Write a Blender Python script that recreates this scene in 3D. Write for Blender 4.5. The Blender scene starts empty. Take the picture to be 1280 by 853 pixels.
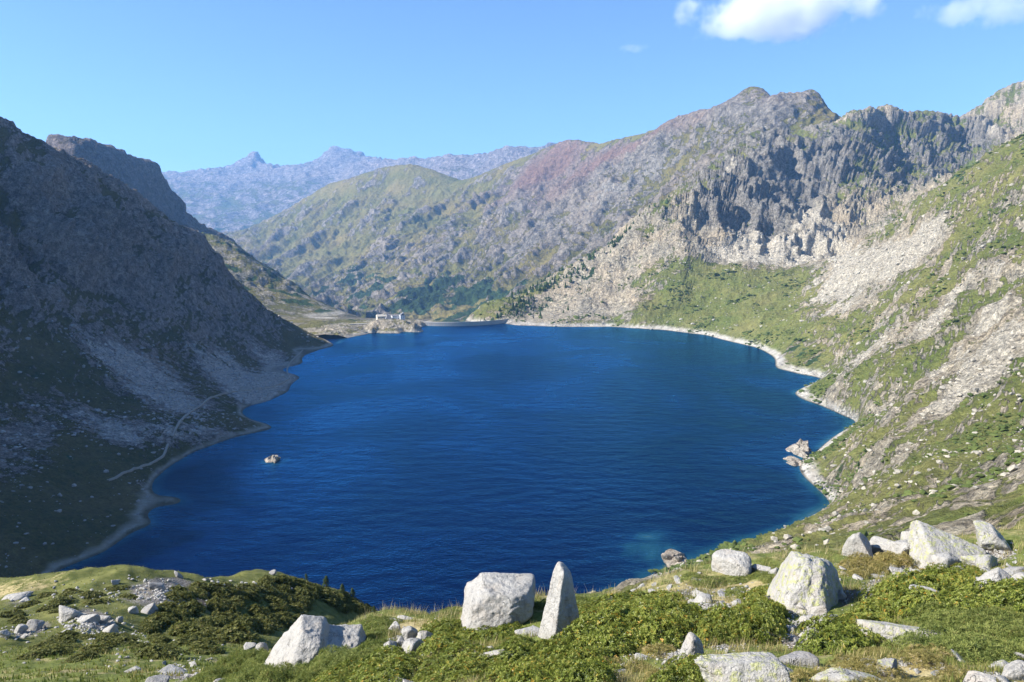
import bpy, bmesh, math, random
import numpy as np
from mathutils import Vector, Matrix

# ------------------------------------------------------------------ camera, sky, sun, exposure
S = bpy.context.scene
COL = S.collection
H = 150.0                                  # the eye, metres above the lake
FPX = 985.0                                # focal length in pixels of the 1280 px frame
PITCH = math.atan((426.5 - 300.0) / FPX)   # looking slightly down

cam_d = bpy.data.cameras.new('camera'); cam = bpy.data.objects.new('camera', cam_d); COL.objects.link(cam)
cam_d.sensor_width = 36.0; cam_d.lens = FPX / 1280.0 * 36.0
cam_d.clip_start = 0.1; cam_d.clip_end = 60000.0
cam.location = (0, 0, H); cam.rotation_euler = (math.pi / 2 - PITCH, 0, 0)
S.camera = cam

SUN_EL, SUN_BACK = math.radians(35), math.radians(10)
SUN_DIR = Vector((-math.cos(SUN_EL) * math.cos(SUN_BACK), -math.cos(SUN_EL) * math.sin(SUN_BACK), math.sin(SUN_EL)))
W = bpy.data.worlds.new('World'); S.world = W; W.use_nodes = True
wn = W.node_tree.nodes; wl = W.node_tree.links
sky = wn.new('ShaderNodeTexSky'); sky.sky_type = 'NISHITA'; sky.sun_disc = False
sky.sun_elevation = SUN_EL
sky.sun_rotation = math.atan2(SUN_DIR.x, SUN_DIR.y)
sky.altitude = 2200; sky.air_density = 1.0; sky.dust_density = 0.1; sky.ozone_density = 6.0
wl.new(sky.outputs['Color'], wn['Background'].inputs['Color'])
wn['Background'].inputs['Strength'].default_value = 0.088
sl = bpy.data.lights.new('sun', 'SUN'); sl.energy = 5.0; sl.angle = math.radians(0.53); sl.color = (1.0, 0.95, 0.87)
so = bpy.data.objects.new('sun', sl); COL.objects.link(so)
so.rotation_euler = (-SUN_DIR).to_track_quat('-Z', 'Y').to_euler(); so.location = SUN_DIR * 3000
S.view_settings.view_transform = 'Standard'; S.view_settings.look = 'None'
S.view_settings.gamma = 1.0; S.view_settings.use_curve_mapping = False
S.view_settings.exposure = 1.36
S.cycles.volume_bounces = 5; S.cycles.max_bounces = 6; S.cycles.transparent_max_bounces = 8
S.cycles.diffuse_bounces = 3; S.cycles.glossy_bounces = 2; S.cycles.transmission_bounces = 3
S.cycles.use_denoising = True

rng = np.random.default_rng(7)
random.seed(7)

# ------------------------------------------------------------------ helpers: rays, noise, meshes
CP, SP = math.cos(PITCH), math.sin(PITCH)
def ray(px, py):
    """photo pixel (1280x853) -> azimuth from +Y towards +X, rise per metre of level distance"""
    u = (np.asarray(px, float) - 640) / FPX; v = (426.5 - np.asarray(py, float)) / FPX
    Y = CP + v * SP; Z = -SP + v * CP
    return np.arctan2(u, Y), Z / np.hypot(u, Y)
def at(px, py, r):
    a, q = ray(px, py)
    return np.array([r * np.sin(a), r * np.cos(a), H + r * q])
def on_level(px, py, z=0.0):
    a, q = ray(px, py)
    r = (z - H) / q
    return np.array([r * np.sin(a), r * np.cos(a)])
def to_px(x, y, z):
    f = y * CP - (z - H) * SP
    f = np.where(np.abs(f) < 1e-6, 1e-6, f)
    up = y * SP + (z - H) * CP
    return 640 + FPX * x / f, 426.5 - FPX * up / f

def _hash(ix, iy, seed):
    h = (ix.astype(np.int64) * 374761393 + iy.astype(np.int64) * 668265263 + seed * 1442695041) & 0xffffffff
    h = ((h ^ (h >> 13)) * 1274126177) & 0xffffffff
    return (h ^ (h >> 16)) & 0xffff
_ANG = np.arange(65536) * (2 * np.pi / 65536.0)
_GX = np.cos(_ANG); _GY = np.sin(_ANG)
def gn(x, y, seed=0):
    x = np.asarray(x, float); y = np.asarray(y, float)
    x0 = np.floor(x); y0 = np.floor(y); fx = x - x0; fy = y - y0
    ix = x0.astype(np.int64); iy = y0.astype(np.int64)
    def c(dx, dy):
        h = _hash(ix + dx, iy + dy, seed)
        return _GX[h] * (fx - dx) + _GY[h] * (fy - dy)
    u = fx * fx * fx * (fx * (fx * 6 - 15) + 10); v = fy * fy * fy * (fy * (fy * 6 - 15) + 10)
    a = c(0, 0); b = c(1, 0); d = c(0, 1); e = c(1, 1)
    return (a + u * (b - a) + v * (d - a + u * (a - b - d + e))) * 1.5
def fbm(x, y, oct=5, seed=0, gain=.5, lac=2.03):
    s = 0; a = 1.0; t = 0
    for o in range(oct):
        s = s + a * gn(x, y, seed + o * 17); t += a; a *= gain; x = x * lac + 13.7; y = y * lac - 7.1
    return s / t
def ridged(x, y, oct=5, seed=0, gain=.55, lac=2.07):
    s = 0; a = 1.0; t = 0; w = 1.0
    for o in range(oct):
        n = (1 - np.abs(gn(x, y, seed + o * 31))) ** 2
        s = s + a * n * w; t += a; w = np.clip(n * 1.6, 0, 1); a *= gain
        x = x * lac + 5.3; y = y * lac + 9.9
    return s / t
def _hash3(ix, iy, iz, seed):
    h = (ix * 374761393 + iy * 668265263 + iz * 2147483647 + seed * 1442695041) & 0xffffffff
    h = ((h ^ (h >> 13)) * 1274126177) & 0xffffffff
    return (h ^ (h >> 16)) & 0xfff
_g3 = np.random.default_rng(5).normal(size=(4096, 3)); _g3 /= np.linalg.norm(_g3, axis=1)[:, None]; _g3 = _g3.astype(np.float32)
def gn3(x, y, z, seed=0):
    x0 = np.floor(x); y0 = np.floor(y); z0 = np.floor(z); fx = (x - x0).astype(np.float32); fy = (y - y0).astype(np.float32); fz = (z - z0).astype(np.float32)
    ix = x0.astype(np.int64); iy = y0.astype(np.int64); iz = z0.astype(np.int64)
    def c(dx, dy, dz):
        g = _g3[_hash3(ix + dx, iy + dy, iz + dz, seed)]
        return g[..., 0] * (fx - dx) + g[..., 1] * (fy - dy) + g[..., 2] * (fz - dz)
    u = fx * fx * fx * (fx * (fx * 6 - 15) + 10); v = fy * fy * fy * (fy * (fy * 6 - 15) + 10); w = fz * fz * fz * (fz * (fz * 6 - 15) + 10)
    a = c(0, 0, 0); a = a + u * (c(1, 0, 0) - a); b = c(0, 1, 0); b = b + u * (c(1, 1, 0) - b); a = a + v * (b - a)
    d = c(0, 0, 1); d = d + u * (c(1, 0, 1) - d); e = c(0, 1, 1); e = e + u * (c(1, 1, 1) - e); d = d + v * (e - d)
    return (a + w * (d - a)) * 1.6
def fbm3(x, y, z, oct=5, seed=0, gain=.5, lac=2.03):
    s = 0; a = 1.0; t = 0
    for o in range(oct):
        s = s + a * gn3(x, y, z, seed + o * 17); t += a; a *= gain; x = x * lac + 13.7; y = y * lac - 7.1; z = z * lac + 3.3
    return s / t
def ridged3(x, y, z, oct=5, seed=0, gain=.55, lac=2.07):
    s = 0; a = 1.0; t = 0; w = 1.0
    for o in range(oct):
        n = (1 - np.abs(gn3(x, y, z, seed + o * 31))) ** 2
        s = s + a * n * w; t += a; w = np.clip(n * 1.5, 0, 1); a *= gain
        x = x * lac + 5.3; y = y * lac + 9.9; z = z * lac + 2.2
    return s / t
def sstep(a, b, x):
    t = np.clip((x - a) / (b - a), 0, 1); return t * t * (3 - 2 * t)

def link(o):
    COL.objects.link(o); return o
def tag(o, label=None, cat=None, group=None, kind=None):
    if label: o['label'] = label
    if cat: o['category'] = cat
    if group: o['group'] = group
    if kind: o['kind'] = kind
    return o
def mesh_np(name, V, F, mat=None, smooth=True, attrs=None):
    """V (n,3), F (m,k) int, all the same k"""
    V = np.asarray(V, np.float32); F = np.asarray(F, np.int32)
    me = bpy.data.meshes.new(name)
    me.vertices.add(len(V)); me.vertices.foreach_set('co', V.ravel())
    k = F.shape[1]
    me.loops.add(F.size); me.loops.foreach_set('vertex_index', F.ravel())
    me.polygons.add(len(F)); me.polygons.foreach_set('loop_start', np.arange(0, F.size, k, dtype=np.int32))
    me.polygons.foreach_set('use_smooth', np.full(len(F), smooth))
    for an, av in (attrs or {}).items():
        av = np.asarray(av, np.float32)
        if av.ndim == 1:
            me.attributes.new(an, 'FLOAT', 'POINT').data.foreach_set('value', av)
        else:
            me.attributes.new(an, 'FLOAT_COLOR', 'POINT').data.foreach_set('color', av.ravel())
    me.update(calc_edges=True); me.validate()
    if mat: me.materials.append(mat)
    return me
def obj(name, me, parent=None, kind=None):
    o = bpy.data.objects.new(name, me); COL.objects.link(o)
    if parent: o.parent = parent
    if kind: o['kind'] = kind
    return o

# ------------------------------------------------------------------ node helper
class NT:
    def __init__(s, name):
        s.m = bpy.data.materials.new(name); s.m.use_nodes = True
        s.n = s.m.node_tree.nodes; s.l = s.m.node_tree.links; s.n.clear()
        s.out = s.n.new('ShaderNodeOutputMaterial')
    def put(s, sock, v):
        if v is None: return
        if hasattr(v, 'is_linked') or isinstance(v, bpy.types.NodeSocket): s.l.new(v, sock)
        elif isinstance(v, (tuple, list)) and sock.type == 'RGBA' and len(v) == 3: sock.default_value = (*v, 1)
        else: sock.default_value = v
    def pos(s):
        return s.n.new('ShaderNodeNewGeometry').outputs['Position']
    def objco(s):
        return s.n.new('ShaderNodeTexCoord').outputs['Object']
    def attr(s, name):
        a = s.n.new('ShaderNodeAttribute'); a.attribute_name = name; return a
    def noise(s, vec, scale, detail=4, rough=.55, dist=0, out='Fac'):
        t = s.n.new('ShaderNodeTexNoise'); s.put(t.inputs['Vector'], vec)
        t.inputs['Scale'].default_value = scale; t.inputs['Detail'].default_value = detail
        t.inputs['Roughness'].default_value = rough; t.inputs['Distortion'].default_value = dist
        return t.outputs[out]
    def voro(s, vec, scale, feature='F1', out='Distance', rand=1):
        t = s.n.new('ShaderNodeTexVoronoi'); t.feature = feature; s.put(t.inputs['Vector'], vec)
        t.inputs['Scale'].default_value = scale; t.inputs['Randomness'].default_value = rand
        return t.outputs[out]
    def math(s, op, a, b=None, c=None, clamp=False):
        t = s.n.new('ShaderNodeMath'); t.operation = op; t.use_clamp = clamp
        s.put(t.inputs[0], a); s.put(t.inputs[1], b)
        if c is not None: s.put(t.inputs[2], c)
        return t.outputs[0]
    def mapr(s, v, a, b, c=0, d=1, smooth=False):
        t = s.n.new('ShaderNodeMapRange'); s.put(t.inputs[0], v)
        if smooth: t.interpolation_type = 'SMOOTHSTEP'
        t.inputs[1].default_value = a; t.inputs[2].default_value = b; t.inputs[3].default_value = c; t.inputs[4].default_value = d
        return t.outputs[0]
    def mix(s, f, a, b, mode='MIX'):
        t = s.n.new('ShaderNodeMix'); t.data_type = 'RGBA'; t.blend_type = mode
        s.put(t.inputs[0], f); s.put(t.inputs[6], a); s.put(t.inputs[7], b)
        return t.outputs[2]
    def ramp(s, v, stops):
        t = s.n.new('ShaderNodeValToRGB'); s.put(t.inputs[0], v)
        e = t.color_ramp.elements
        while len(e) < len(stops): e.new(.5)
        for i, (p, c) in enumerate(stops): e[i].position = p; e[i].color = (*c, 1)
        return t.outputs[0]
    def scale(s, vec, k):
        t = s.n.new('ShaderNodeMapping'); s.put(t.inputs[0], vec); t.inputs['Scale'].default_value = k; return t.outputs[0]
    def bump(s, h, strength, dist, normal=None):
        t = s.n.new('ShaderNodeBump'); s.put(t.inputs['Height'], h)
        t.inputs['Strength'].default_value = strength; t.inputs['Distance'].default_value = dist
        if normal is not None: s.put(t.inputs['Normal'], normal)
        return t.outputs[0]
    def bsdf(s, col, rough=.9, normal=None, spec=.2, **kw):
        b = s.n.new('ShaderNodeBsdfPrincipled'); s.put(b.inputs['Base Color'], col); s.put(b.inputs['Roughness'], rough)
        s.put(b.inputs['Specular IOR Level'], spec)
        if normal is not None: s.put(b.inputs['Normal'], normal)
        for k, v in kw.items(): s.put(b.inputs[k.replace('_', ' ')], v)
        s.l.new(b.outputs[0], s.out.inputs['Surface']); return b

# ------------------------------------------------------------------ mountain material: rock / grass / scree / red rock / wood, mixed by masks + noise
def mountain_mat(name, unit, rock=(.25, .24, .225), rock2=(.13, .13, .13), grass=(.105, .115, .035), grass2=(.17, .15, .06),
                 scree=(.36, .33, .28), bump=1.0, strata=(1, 1, 1), speck=1.0):
    """unit: metres that about two pixels cover at that distance"""
    t = NT(name); p = t.pos()
    m = t.attr('mask').outputs['Color']; sep = t.n.new('ShaderNodeSeparateColor'); t.l.new(m, sep.inputs[0])
    g, sc, rd = sep.outputs[0], sep.outputs[1], sep.outputs[2]
    m2 = t.attr('mask2').outputs['Color']; sep2 = t.n.new('ShaderNodeSeparateColor'); t.l.new(m2, sep2.inputs[0])
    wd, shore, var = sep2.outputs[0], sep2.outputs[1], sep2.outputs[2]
    n1 = t.noise(p, 1 / (unit * 9), 8, .62); n2 = t.noise(p, 1 / (unit * 2.2), 5, .65); n3 = t.noise(p, 1 / (unit * 40), 5, .6)
    ps = t.scale(p, strata)
    nr = t.noise(ps, 1 / (unit * 5), 8, .68, .6)
    rc = t.mix(t.mapr(nr, .40, .60), rock2, rock)
    rc = t.mix(t.mapr(t.noise(ps, 1 / (unit * 1.6), 3, .6), .56, .68, 0, .55), rc, (rock2[0] * .45, rock2[1] * .45, rock2[2] * .47))
    rc = t.mix(t.mapr(n3, .4, .65, 0, .45), rc, (rock[0] * 1.15, rock[1] * 1.0, rock[2] * .86))
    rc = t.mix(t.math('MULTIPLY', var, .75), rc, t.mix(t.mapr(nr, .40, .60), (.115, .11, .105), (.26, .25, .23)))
    pale = t.math('GREATER_THAN', n2, .66)
    rc = t.mix(t.math('MULTIPLY', pale, .6), rc, (rock[0] * 1.45, rock[1] * 1.42, rock[2] * 1.32))
    redc = t.mix(t.mapr(n1, .35, .65), (.205, .115, .085), (.30, .20, .155))
    rc = t.mix(t.math('MULTIPLY', rd, t.mapr(n1, .3, .6, .55, 1)), rc, redc)
    scc = t.mix(t.mapr(n2, .3, .7), (scree[0] * .72, scree[1] * .72, scree[2] * .74), (scree[0] * 1.15, scree[1] * 1.15, scree[2] * 1.15))
    sm = t.mapr(t.math('ADD', sc, t.math('MULTIPLY', t.math('SUBTRACT', n1, .5), 1.5)), .42, .6)
    base = t.mix(sm, rc, scc)
    gc = t.mix(t.mapr(t.math('ADD', t.math('MULTIPLY', n3, .6), t.math('MULTIPLY', n2, .4)), .38, .62), grass, grass2)
    gc = t.mix(t.mapr(n2, .5, .72, 0, .6), gc, (grass[0] * .55, grass[1] * .62, grass[2] * .6))
    gm = t.mapr(t.math('ADD', g, t.math('ADD', t.math('MULTIPLY', t.math('SUBTRACT', n1, .5), 1.7), t.math('MULTIPLY', t.math('SUBTRACT', n2, .5), .9))), .44, .56)
    base = t.mix(gm, base, gc)
    wm = t.mapr(t.math('ADD', wd, t.math('MULTIPLY', t.math('SUBTRACT', n1, .5), 1.6)), .42, .56)
    base = t.mix(wm, base, t.mix(t.mapr(n2, .35, .65), (.022, .045, .018), (.05, .085, .03)))
    fine = t.noise(p, 1 / (unit * 1.15), 3, .65); fine2 = t.noise(ps, 1 / (unit * 3.4), 4, .7, .3)
    mul = t.math('MULTIPLY', t.mapr(fine, .33, .67, 1 - .44 * speck, 1 + .44 * speck), t.mapr(fine2, .36, .64, 1 - .34 * speck, 1 + .34 * speck))
    mul = t.mix(t.math('MULTIPLY', gm, .45), mul, (1, 1, 1))
    base = t.mix(1.0, base, mul, 'MULTIPLY')
    shc = t.mix(t.mapr(n2, .3, .7), (.48, .44, .38), (.68, .64, .57))
    sx = t.n.new('ShaderNodeSeparateXYZ'); t.l.new(p, sx.inputs[0])
    wet = t.mapr(t.math('ADD', sx.outputs[2], t.math('MULTIPLY', t.math('SUBTRACT', n1, .5), 1.6)), .25, .9)
    shc = t.mix(wet, (.15, .135, .115), t.mix(t.mapr(n1, .45, .65), shc, (.36, .32, .27)))
    base = t.mix(t.math('MULTIPLY', shore, t.mapr(n1, .28, .45, .45, 1)), base, shc)
    hgt = t.math('ADD', t.math('MULTIPLY', nr, unit * 9), t.math('MULTIPLY', n2, unit * 3))
    hgt = t.math('MULTIPLY', hgt, t.math('SUBTRACT', 1, t.math('MULTIPLY', gm, .45)))
    t.bsdf(base, .95, t.bump(hgt, 1.0 * bump, 1.0), .1)
    return t.m

# ------------------------------------------------------------------ terrain layers: control lines -> smooth surface -> relief
def dens(line, step=22):
    """line of (px, py, r): densify in the frame"""
    out = []
    for (x0, y0, r0), (x1, y1, r1) in zip(line[:-1], line[1:]):
        n = max(1, int(math.hypot(x1 - x0, y1 - y0) / step))
        for k in range(n):
            t = k / n; out.append((x0 + (x1 - x0) * t, y0 + (y1 - y0) * t, math.exp(math.log(r0) + (math.log(r1) - math.log(r0)) * t)))
    out.append(line[-1]); return out
class Field:
    """level distance and azimuth -> height; multiquadric through control points (az, ln r, z/r)"""
    def __init__(s, pts, c=.012, kr=.6, z0=0.0, reg=5e-4):
        P = np.array([(x, y) for x, y, z in pts], float); Z = np.array([z for *_, z in pts], float)
        r = np.hypot(P[:, 0], P[:, 1]); s.kr = kr; s.z0 = z0
        s.a = np.arctan2(P[:, 0], P[:, 1]); s.l = np.log(r) * kr; s.c2 = c * c
        # drop near-duplicates
        keep = []; seen = set()
        for i in range(len(r)):
            k = (round(s.a[i] / .004), round(s.l[i] / .004))
            if k not in seen: seen.add(k); keep.append(i)
        s.a = s.a[keep]; s.l = s.l[keep]; v = ((Z - z0) / r)[keep]
        n = len(v)
        A = np.sqrt((s.a[:, None] - s.a) ** 2 + (s.l[:, None] - s.l) ** 2 + s.c2)
        B = np.zeros((n + 3, n + 3)); B[:n, :n] = A - np.eye(n) * reg
        B[:n, n] = 1; B[n, :n] = 1; B[:n, n + 1] = s.a; B[n + 1, :n] = s.a; B[:n, n + 2] = s.l; B[n + 2, :n] = s.l
        s.w = np.linalg.solve(B, np.concatenate([v, [0, 0, 0]]))
    def __call__(s, x, y):
        sh = np.shape(x); x = np.ravel(x); y = np.ravel(y)
        r = np.hypot(x, y); a = np.arctan2(x, y); l = np.log(np.maximum(r, .5)) * s.kr
        out = np.empty(len(x)); n = len(s.a)
        for i in range(0, len(x), 20000):
            j = slice(i, i + 20000)
            D = np.sqrt(((a[j, None] - s.a) ** 2 + (l[j, None] - s.l) ** 2 + s.c2).astype(np.float32))
            out[j] = D @ s.w[:n].astype(np.float32) + s.w[n] + s.w[n + 1] * a[j] + s.w[n + 2] * l[j]
        return (out * r).reshape(sh) + s.z0
def pts_of(*lines, step=22):
    out = []
    for L in lines:
        for x, y, r in dens(L, step): out.append(tuple(at(x, y, r)))
    return out
def shore_pts(px, side, depth=10, off=22, step=16):
    """photo outline of the waterline -> points at level 0 and points under water"""
    d = dens([(x, y, 100.0) for x, y in px], step)
    W2 = np.array([on_level(x, y) for x, y, _ in d])
    T = np.gradient(W2, axis=0); T /= np.linalg.norm(T, axis=1)[:, None] + 1e-9
    N = np.stack([-T[:, 1], T[:, 0]], 1) * side
    U = W2 + N * off
    return [(x, y, 0.0) for x, y in W2] + [(x, y, -depth) for x, y in U[::2]]
def polar_grid(az0, az1, na, r0, r1, nr, power=1.0):
    a = np.linspace(az0, az1, na); l = np.log(r0) + (np.log(r1) - np.log(r0)) * np.linspace(0, 1, nr) ** power
    A, L = np.meshgrid(a, l); R = np.exp(L)
    X = R * np.sin(A); Y = R * np.cos(A)
    i = np.arange(na - 1)[None, :] + na * np.arange(nr - 1)[:, None]
    F = np.stack([i, i + 1, i + na + 1, i + na], -1).reshape(-1, 4)
    return X, Y, F
def span_grid(az, r0, r1, nr):
    """polar grid whose inner and outer radius follow the azimuth"""
    az = np.asarray(az); t = np.linspace(0, 1, nr)[:, None]; na = len(az)
    R = np.exp(np.log(r0)[None] * (1 - t) + np.log(r1)[None] * t)
    X = R * np.sin(az); Y = R * np.cos(az)
    i = np.arange(na - 1)[None, :] + na * np.arange(nr - 1)[:, None]
    return X, Y, np.stack([i, i + 1, i + na + 1, i + na], -1).reshape(-1, 4)
def r_along(line, az, k=1.0):
    a = np.array([float(ray(x, y)[0]) for x, y, r in line]); r = np.array([r for *_, r in line], float); o = np.argsort(a)
    return np.interp(az, a[o], r[o]) * k
def zat(px, py, z):
    a, q = ray(px, py); return (px, py, float((z - H) / q))
def grad_slope(X, Y, Z):
    """steepness (tan) of a polar grid surface"""
    du = np.stack([np.gradient(X, axis=1), np.gradient(Y, axis=1), np.gradient(Z, axis=1)], -1)
    dv = np.stack([np.gradient(X, axis=0), np.gradient(Y, axis=0), np.gradient(Z, axis=0)], -1)
    n = np.cross(du, dv); n /= np.linalg.norm(n, axis=-1)[..., None] + 1e-9
    nz = np.abs(n[..., 2]); return np.sqrt(np.maximum(1 - nz * nz, 0)) / np.maximum(nz, .05)
def push(X, Y, Z, d, up=.35):
    """move a grid surface by d along its own normal (leaning towards the vertical)"""
    du = np.stack([np.gradient(X, axis=1), np.gradient(Y, axis=1), np.gradient(Z, axis=1)], -1)
    dv = np.stack([np.gradient(X, axis=0), np.gradient(Y, axis=0), np.gradient(Z, axis=0)], -1)
    n = np.cross(du, dv); n /= np.linalg.norm(n, axis=-1)[..., None] + 1e-9
    n *= np.sign(n[..., 2:3]); n[..., 2] += up; n /= np.linalg.norm(n, axis=-1)[..., None]
    return X + n[..., 0] * d, Y + n[..., 1] * d, Z + n[..., 2] * d
def blob(PX, PY, spots):
    """soft patches at photo positions: (x, y, rx, ry, angle deg, strength)"""
    o = np.zeros_like(PX)
    for x, y, rx, ry, an, k in spots:
        c, s_ = math.cos(math.radians(an)), math.sin(math.radians(an))
        dx = PX - x; dy = PY - y; u = (dx * c + dy * s_) / rx; v = (-dx * s_ + dy * c) / ry
        o = o + k * np.exp(-np.clip((u * u + v * v), 0, 20) ** 1.5)
    return o
def build(name, X, Y, Z, F, mask, mask2, mat, cut=None):
    V = np.stack([X.ravel(), Y.ravel(), Z.ravel()], 1)
    if cut is not None:
        F = F[cut.ravel()[F].any(1)]
        used = np.zeros(len(V), bool); used[F.ravel()] = True
        idx = np.cumsum(used) - 1; F = idx[F]; V = V[used]
        mask = [m.ravel()[used] for m in mask]; mask2 = [m.ravel()[used] for m in mask2]
    n = len(V)
    c1 = np.stack([m.ravel() for m in mask] + [np.ones(n)], 1); c2 = np.stack([m.ravel() for m in mask2] + [np.ones(n)], 1)
    me = mesh_np(name, V, F, mat, True, {'mask': c1, 'mask2': c2})
    return obj(name, me, kind='structure')

# ------------------------------------------------------------------ the shore lines as the photo shows them
SHORE_LEFT = [(20, 740), (85, 708), (130, 690), (165, 666), (190, 656), (183, 645), (195, 634), (228, 629), (219, 621), (192, 616),
              (193, 600), (215, 581), (240, 566), (290, 548), (341, 536), (330, 529), (308, 521), (303, 514), (332, 503), (360, 490),
              (376, 472), (380, 454), (394, 441), (418, 432)]
SHORE_RIGHT = [(632, 405), (645, 407), (700, 409), (765, 409), (830, 413), (880, 419), (912, 427), (946, 435), (966, 446), (973, 461),
               (1000, 468), (1026, 474), (1010, 482), (994, 492), (1008, 501), (1028, 508), (1046, 516), (1068, 526), (1060, 536), (1036, 551),
               (1018, 566), (1002, 576), (1002, 592), (1016, 606), (1028, 617), (1037, 630), (1022, 641), (1000, 652), (960, 668), (900, 688), (830, 712), (740, 750)]
T = math.tan
# ---- right side: near slope, cirque and front crest in one sheet
pr = shore_pts(SHORE_RIGHT, -1)
crestC = [(585, 397, 1480), (600, 392, 1550), (650, 372, 1620), (700, 345, 1700), (760, 310, 1780), (810, 262, 1850), (850, 240, 1950), (885, 222, 2100), (912, 190, 2250), (935, 174, 2350),
          (975, 172, 2400), (1000, 166, 2420), (1030, 157, 2450), (1042, 158, 2480), (1052, 152, 2500), (1070, 142, 2550), (1092, 139, 2650), (1100, 143, 2680), (1112, 136, 2720), (1128, 143, 2800), (1150, 139, 2880), (1172, 144, 2950), (1202, 149, 3050), (1230, 130, 3150), (1262, 109, 3200),
          (1266, 113, 3220), (1285, 98, 3250), (1420, 70, 3300)]
pr += pts_of(crestC, step=12)
pr += [(x * 1.16, y * 1.16, z - 240) for x, y, z in pts_of(crestC)[::2]]
pr += pts_of(
    [(660, 397, 1455), (720, 390, 1460), (775, 382, 1480)],                                          # bench above the right abutment
    [(690, 374, 1560), (760, 350, 1600), (800, 328, 1630), (835, 312, 1620), (848, 300, 1640)],
    [(848, 330, 1560), (842, 350, 1500), (815, 362, 1470), (780, 372, 1450), (770, 398, 1405)],       # smooth knoll and its steep right foot
    [(860, 290, 1700), (880, 262, 1790), (905, 232, 1900), (925, 213, 2000), (955, 207, 2080), (985, 212, 2130), (1010, 200, 2200), (1040, 165, 2400)],   # top of the shaded wall
    [(868, 325, 1590), (893, 325, 1620), (930, 302, 1720), (975, 280, 1830), (1010, 265, 1930), (1050, 262, 1990)],   # foot of the wall
    [(830, 400, 1385), (900, 352, 1490), (930, 332, 1560), (985, 330, 1640), (1030, 325, 1690), (1050, 318, 1720)],      # lip and floor of the cirque
    [(1000, 300, 1800), (1030, 290, 1840)],
    [(1065, 165, 2440), (1068, 200, 2300), (1075, 230, 2180), (1090, 262, 2020), (1100, 280, 1900)],   # buttress between the two walls
    [(1110, 175, 2640), (1125, 205, 2480), (1135, 232, 2300), (1140, 250, 2150)],
    [(1200, 190, 2800), (1210, 220, 2550), (1280, 160, 2950), (1290, 205, 2600)],
    [(1110, 283, 1750), (1150, 248, 1900), (1200, 232, 2000), (1290, 212, 2050)],                    # trough behind the near crest
    [(1320, 190, 1080), (1230, 214, 1190), (1175, 236, 1290), (1140, 262, 1360), (1105, 292, 1430), (1060, 322, 1490), (1015, 347, 1450), (985, 382, 1300), (965, 415, 1170)],
    [(1300, 325, 790), (1180, 365, 880), (1100, 395, 960), (1040, 425, 1020)],
    [(1300, 265, 920), (1200, 290, 1050), (1120, 325, 1160), (1060, 355, 1240)],
    [(1300, 445, 520), (1200, 465, 600), (1130, 485, 660), (1060, 490, 740)],
    [(1300, 555, 330), (1200, 558, 390), (1120, 565, 450), (1060, 575, 500)],
    [(1300, 612, 225), (1180, 622, 290), (1100, 612, 380)],
    [(1300, 655, 150), (1180, 660, 190), (1080, 665, 240), (1000, 680, 270), (920, 705, 280)],
    [(1300, 720, 80), (1150, 730, 105), (1000, 760, 130), (850, 800, 140)])
fR = Field(pr, reg=3e-4)
AZ = np.linspace(-.075, .67, 640)
X, Y, F = span_grid(AZ, np.interp(AZ, [.1, .45], [120.0, 55.0]), r_along(crestC, AZ, 1.09), 520)
Z = fR(X, Y); R = np.hypot(X, Y)
PX, PY = to_px(X, Y, Z); X0, Y0, Z0 = X, Y, Z
near = sstep(1450, 900, R)                                   # 1 on the near slope
up = sstep(1.5, 30, Z)
wall = sstep(1520, 1800, R) * up
wx = X + 40 * fbm(X / 300, Y / 300, 3, 4); wy = Y + 40 * fbm(X / 300, Y / 300, 3, 5); wz = Z * 1.15
rW = ridged3(wx / 75, wy / 75, wz / 110, 5, 12)
ampc = .25 + .75 * sstep(0, .08, 1 - R / r_along(crestC, np.arctan2(X, Y)))
d = ampc * wall * 36 * (ridged3(wx / 200, wy / 200, wz / 200, 4, 11) - .47) + ampc * wall * 44 * (rW - .42) + wall * 11 * (ridged3(wx / 26, wy / 26, wz / 120, 3, 14) - .42)
c, s_ = math.cos(.70), math.sin(.70)                         # streaks run down to the lake
u = X * c + Y * s_; v = -X * s_ + Y * c
d += up * (1 - .6 * wall) * (16 * (ridged3(wx / 120, wy / 120, wz / 120, 4, 31) - .42) + 6.5 * (ridged3(wx / 34, wy / 34, wz / 34, 4, 33) - .40)) * (.55 + .45 * sstep(250, 700, R))
d += up * 2.2 * (ridged3(wx / 11, wy / 11, wz / 11, 3, 35) - .4) * sstep(150, 350, R) * (1 - wall) + wall * 4 * (ridged3(wx / 18, wy / 18, wz / 18, 3, 36) - .4)
d += sstep(.2, 5, Z) * 1.1 * fbm(X / 7, Y / 7, 3, 45)
X, Y, Z = push(X, Y, Z, d)
sl = grad_slope(X, Y, Z)
slb = grad_slope(X0, Y0, Z0)
g = .78 - .40 * sstep(.7, 1.6, sl) + .42 * fbm(u / 110, v / 34, 5, 61) - .20 * wall + wall * .9 * (.42 - rW)
g += blob(PX, PY, [(900, 385, 110, 34, 8, .45), (1010, 360, 60, 20, 30, .2), (1180, 330, 80, 30, -30, .12), (960, 690, 120, 25, -15, .2), (900, 205, 40, 22, -40, .35), (850, 252, 60, 14, -40, .3), (1075, 225, 22, 50, 20, .25), (1140, 165, 50, 22, 0, .2), (1180, 200, 60, 30, 0, .15)])
g -= blob(PX, PY, [(760, 345, 100, 36, -25, .45), (700, 388, 90, 18, -8, .55), (790, 380, 40, 22, -30, .35), (930, 260, 70, 45, -35, .35), (880, 300, 30, 30, 0, .3), (1010, 230, 40, 40, 0, .3)])
g -= sstep(420, 200, R) * (.10 + .55 * sstep(.05, .4, fbm(X / 16, Y / 10, 4, 63)))
st = fbm(u / 160, v / 26, 5, 73)
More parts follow.
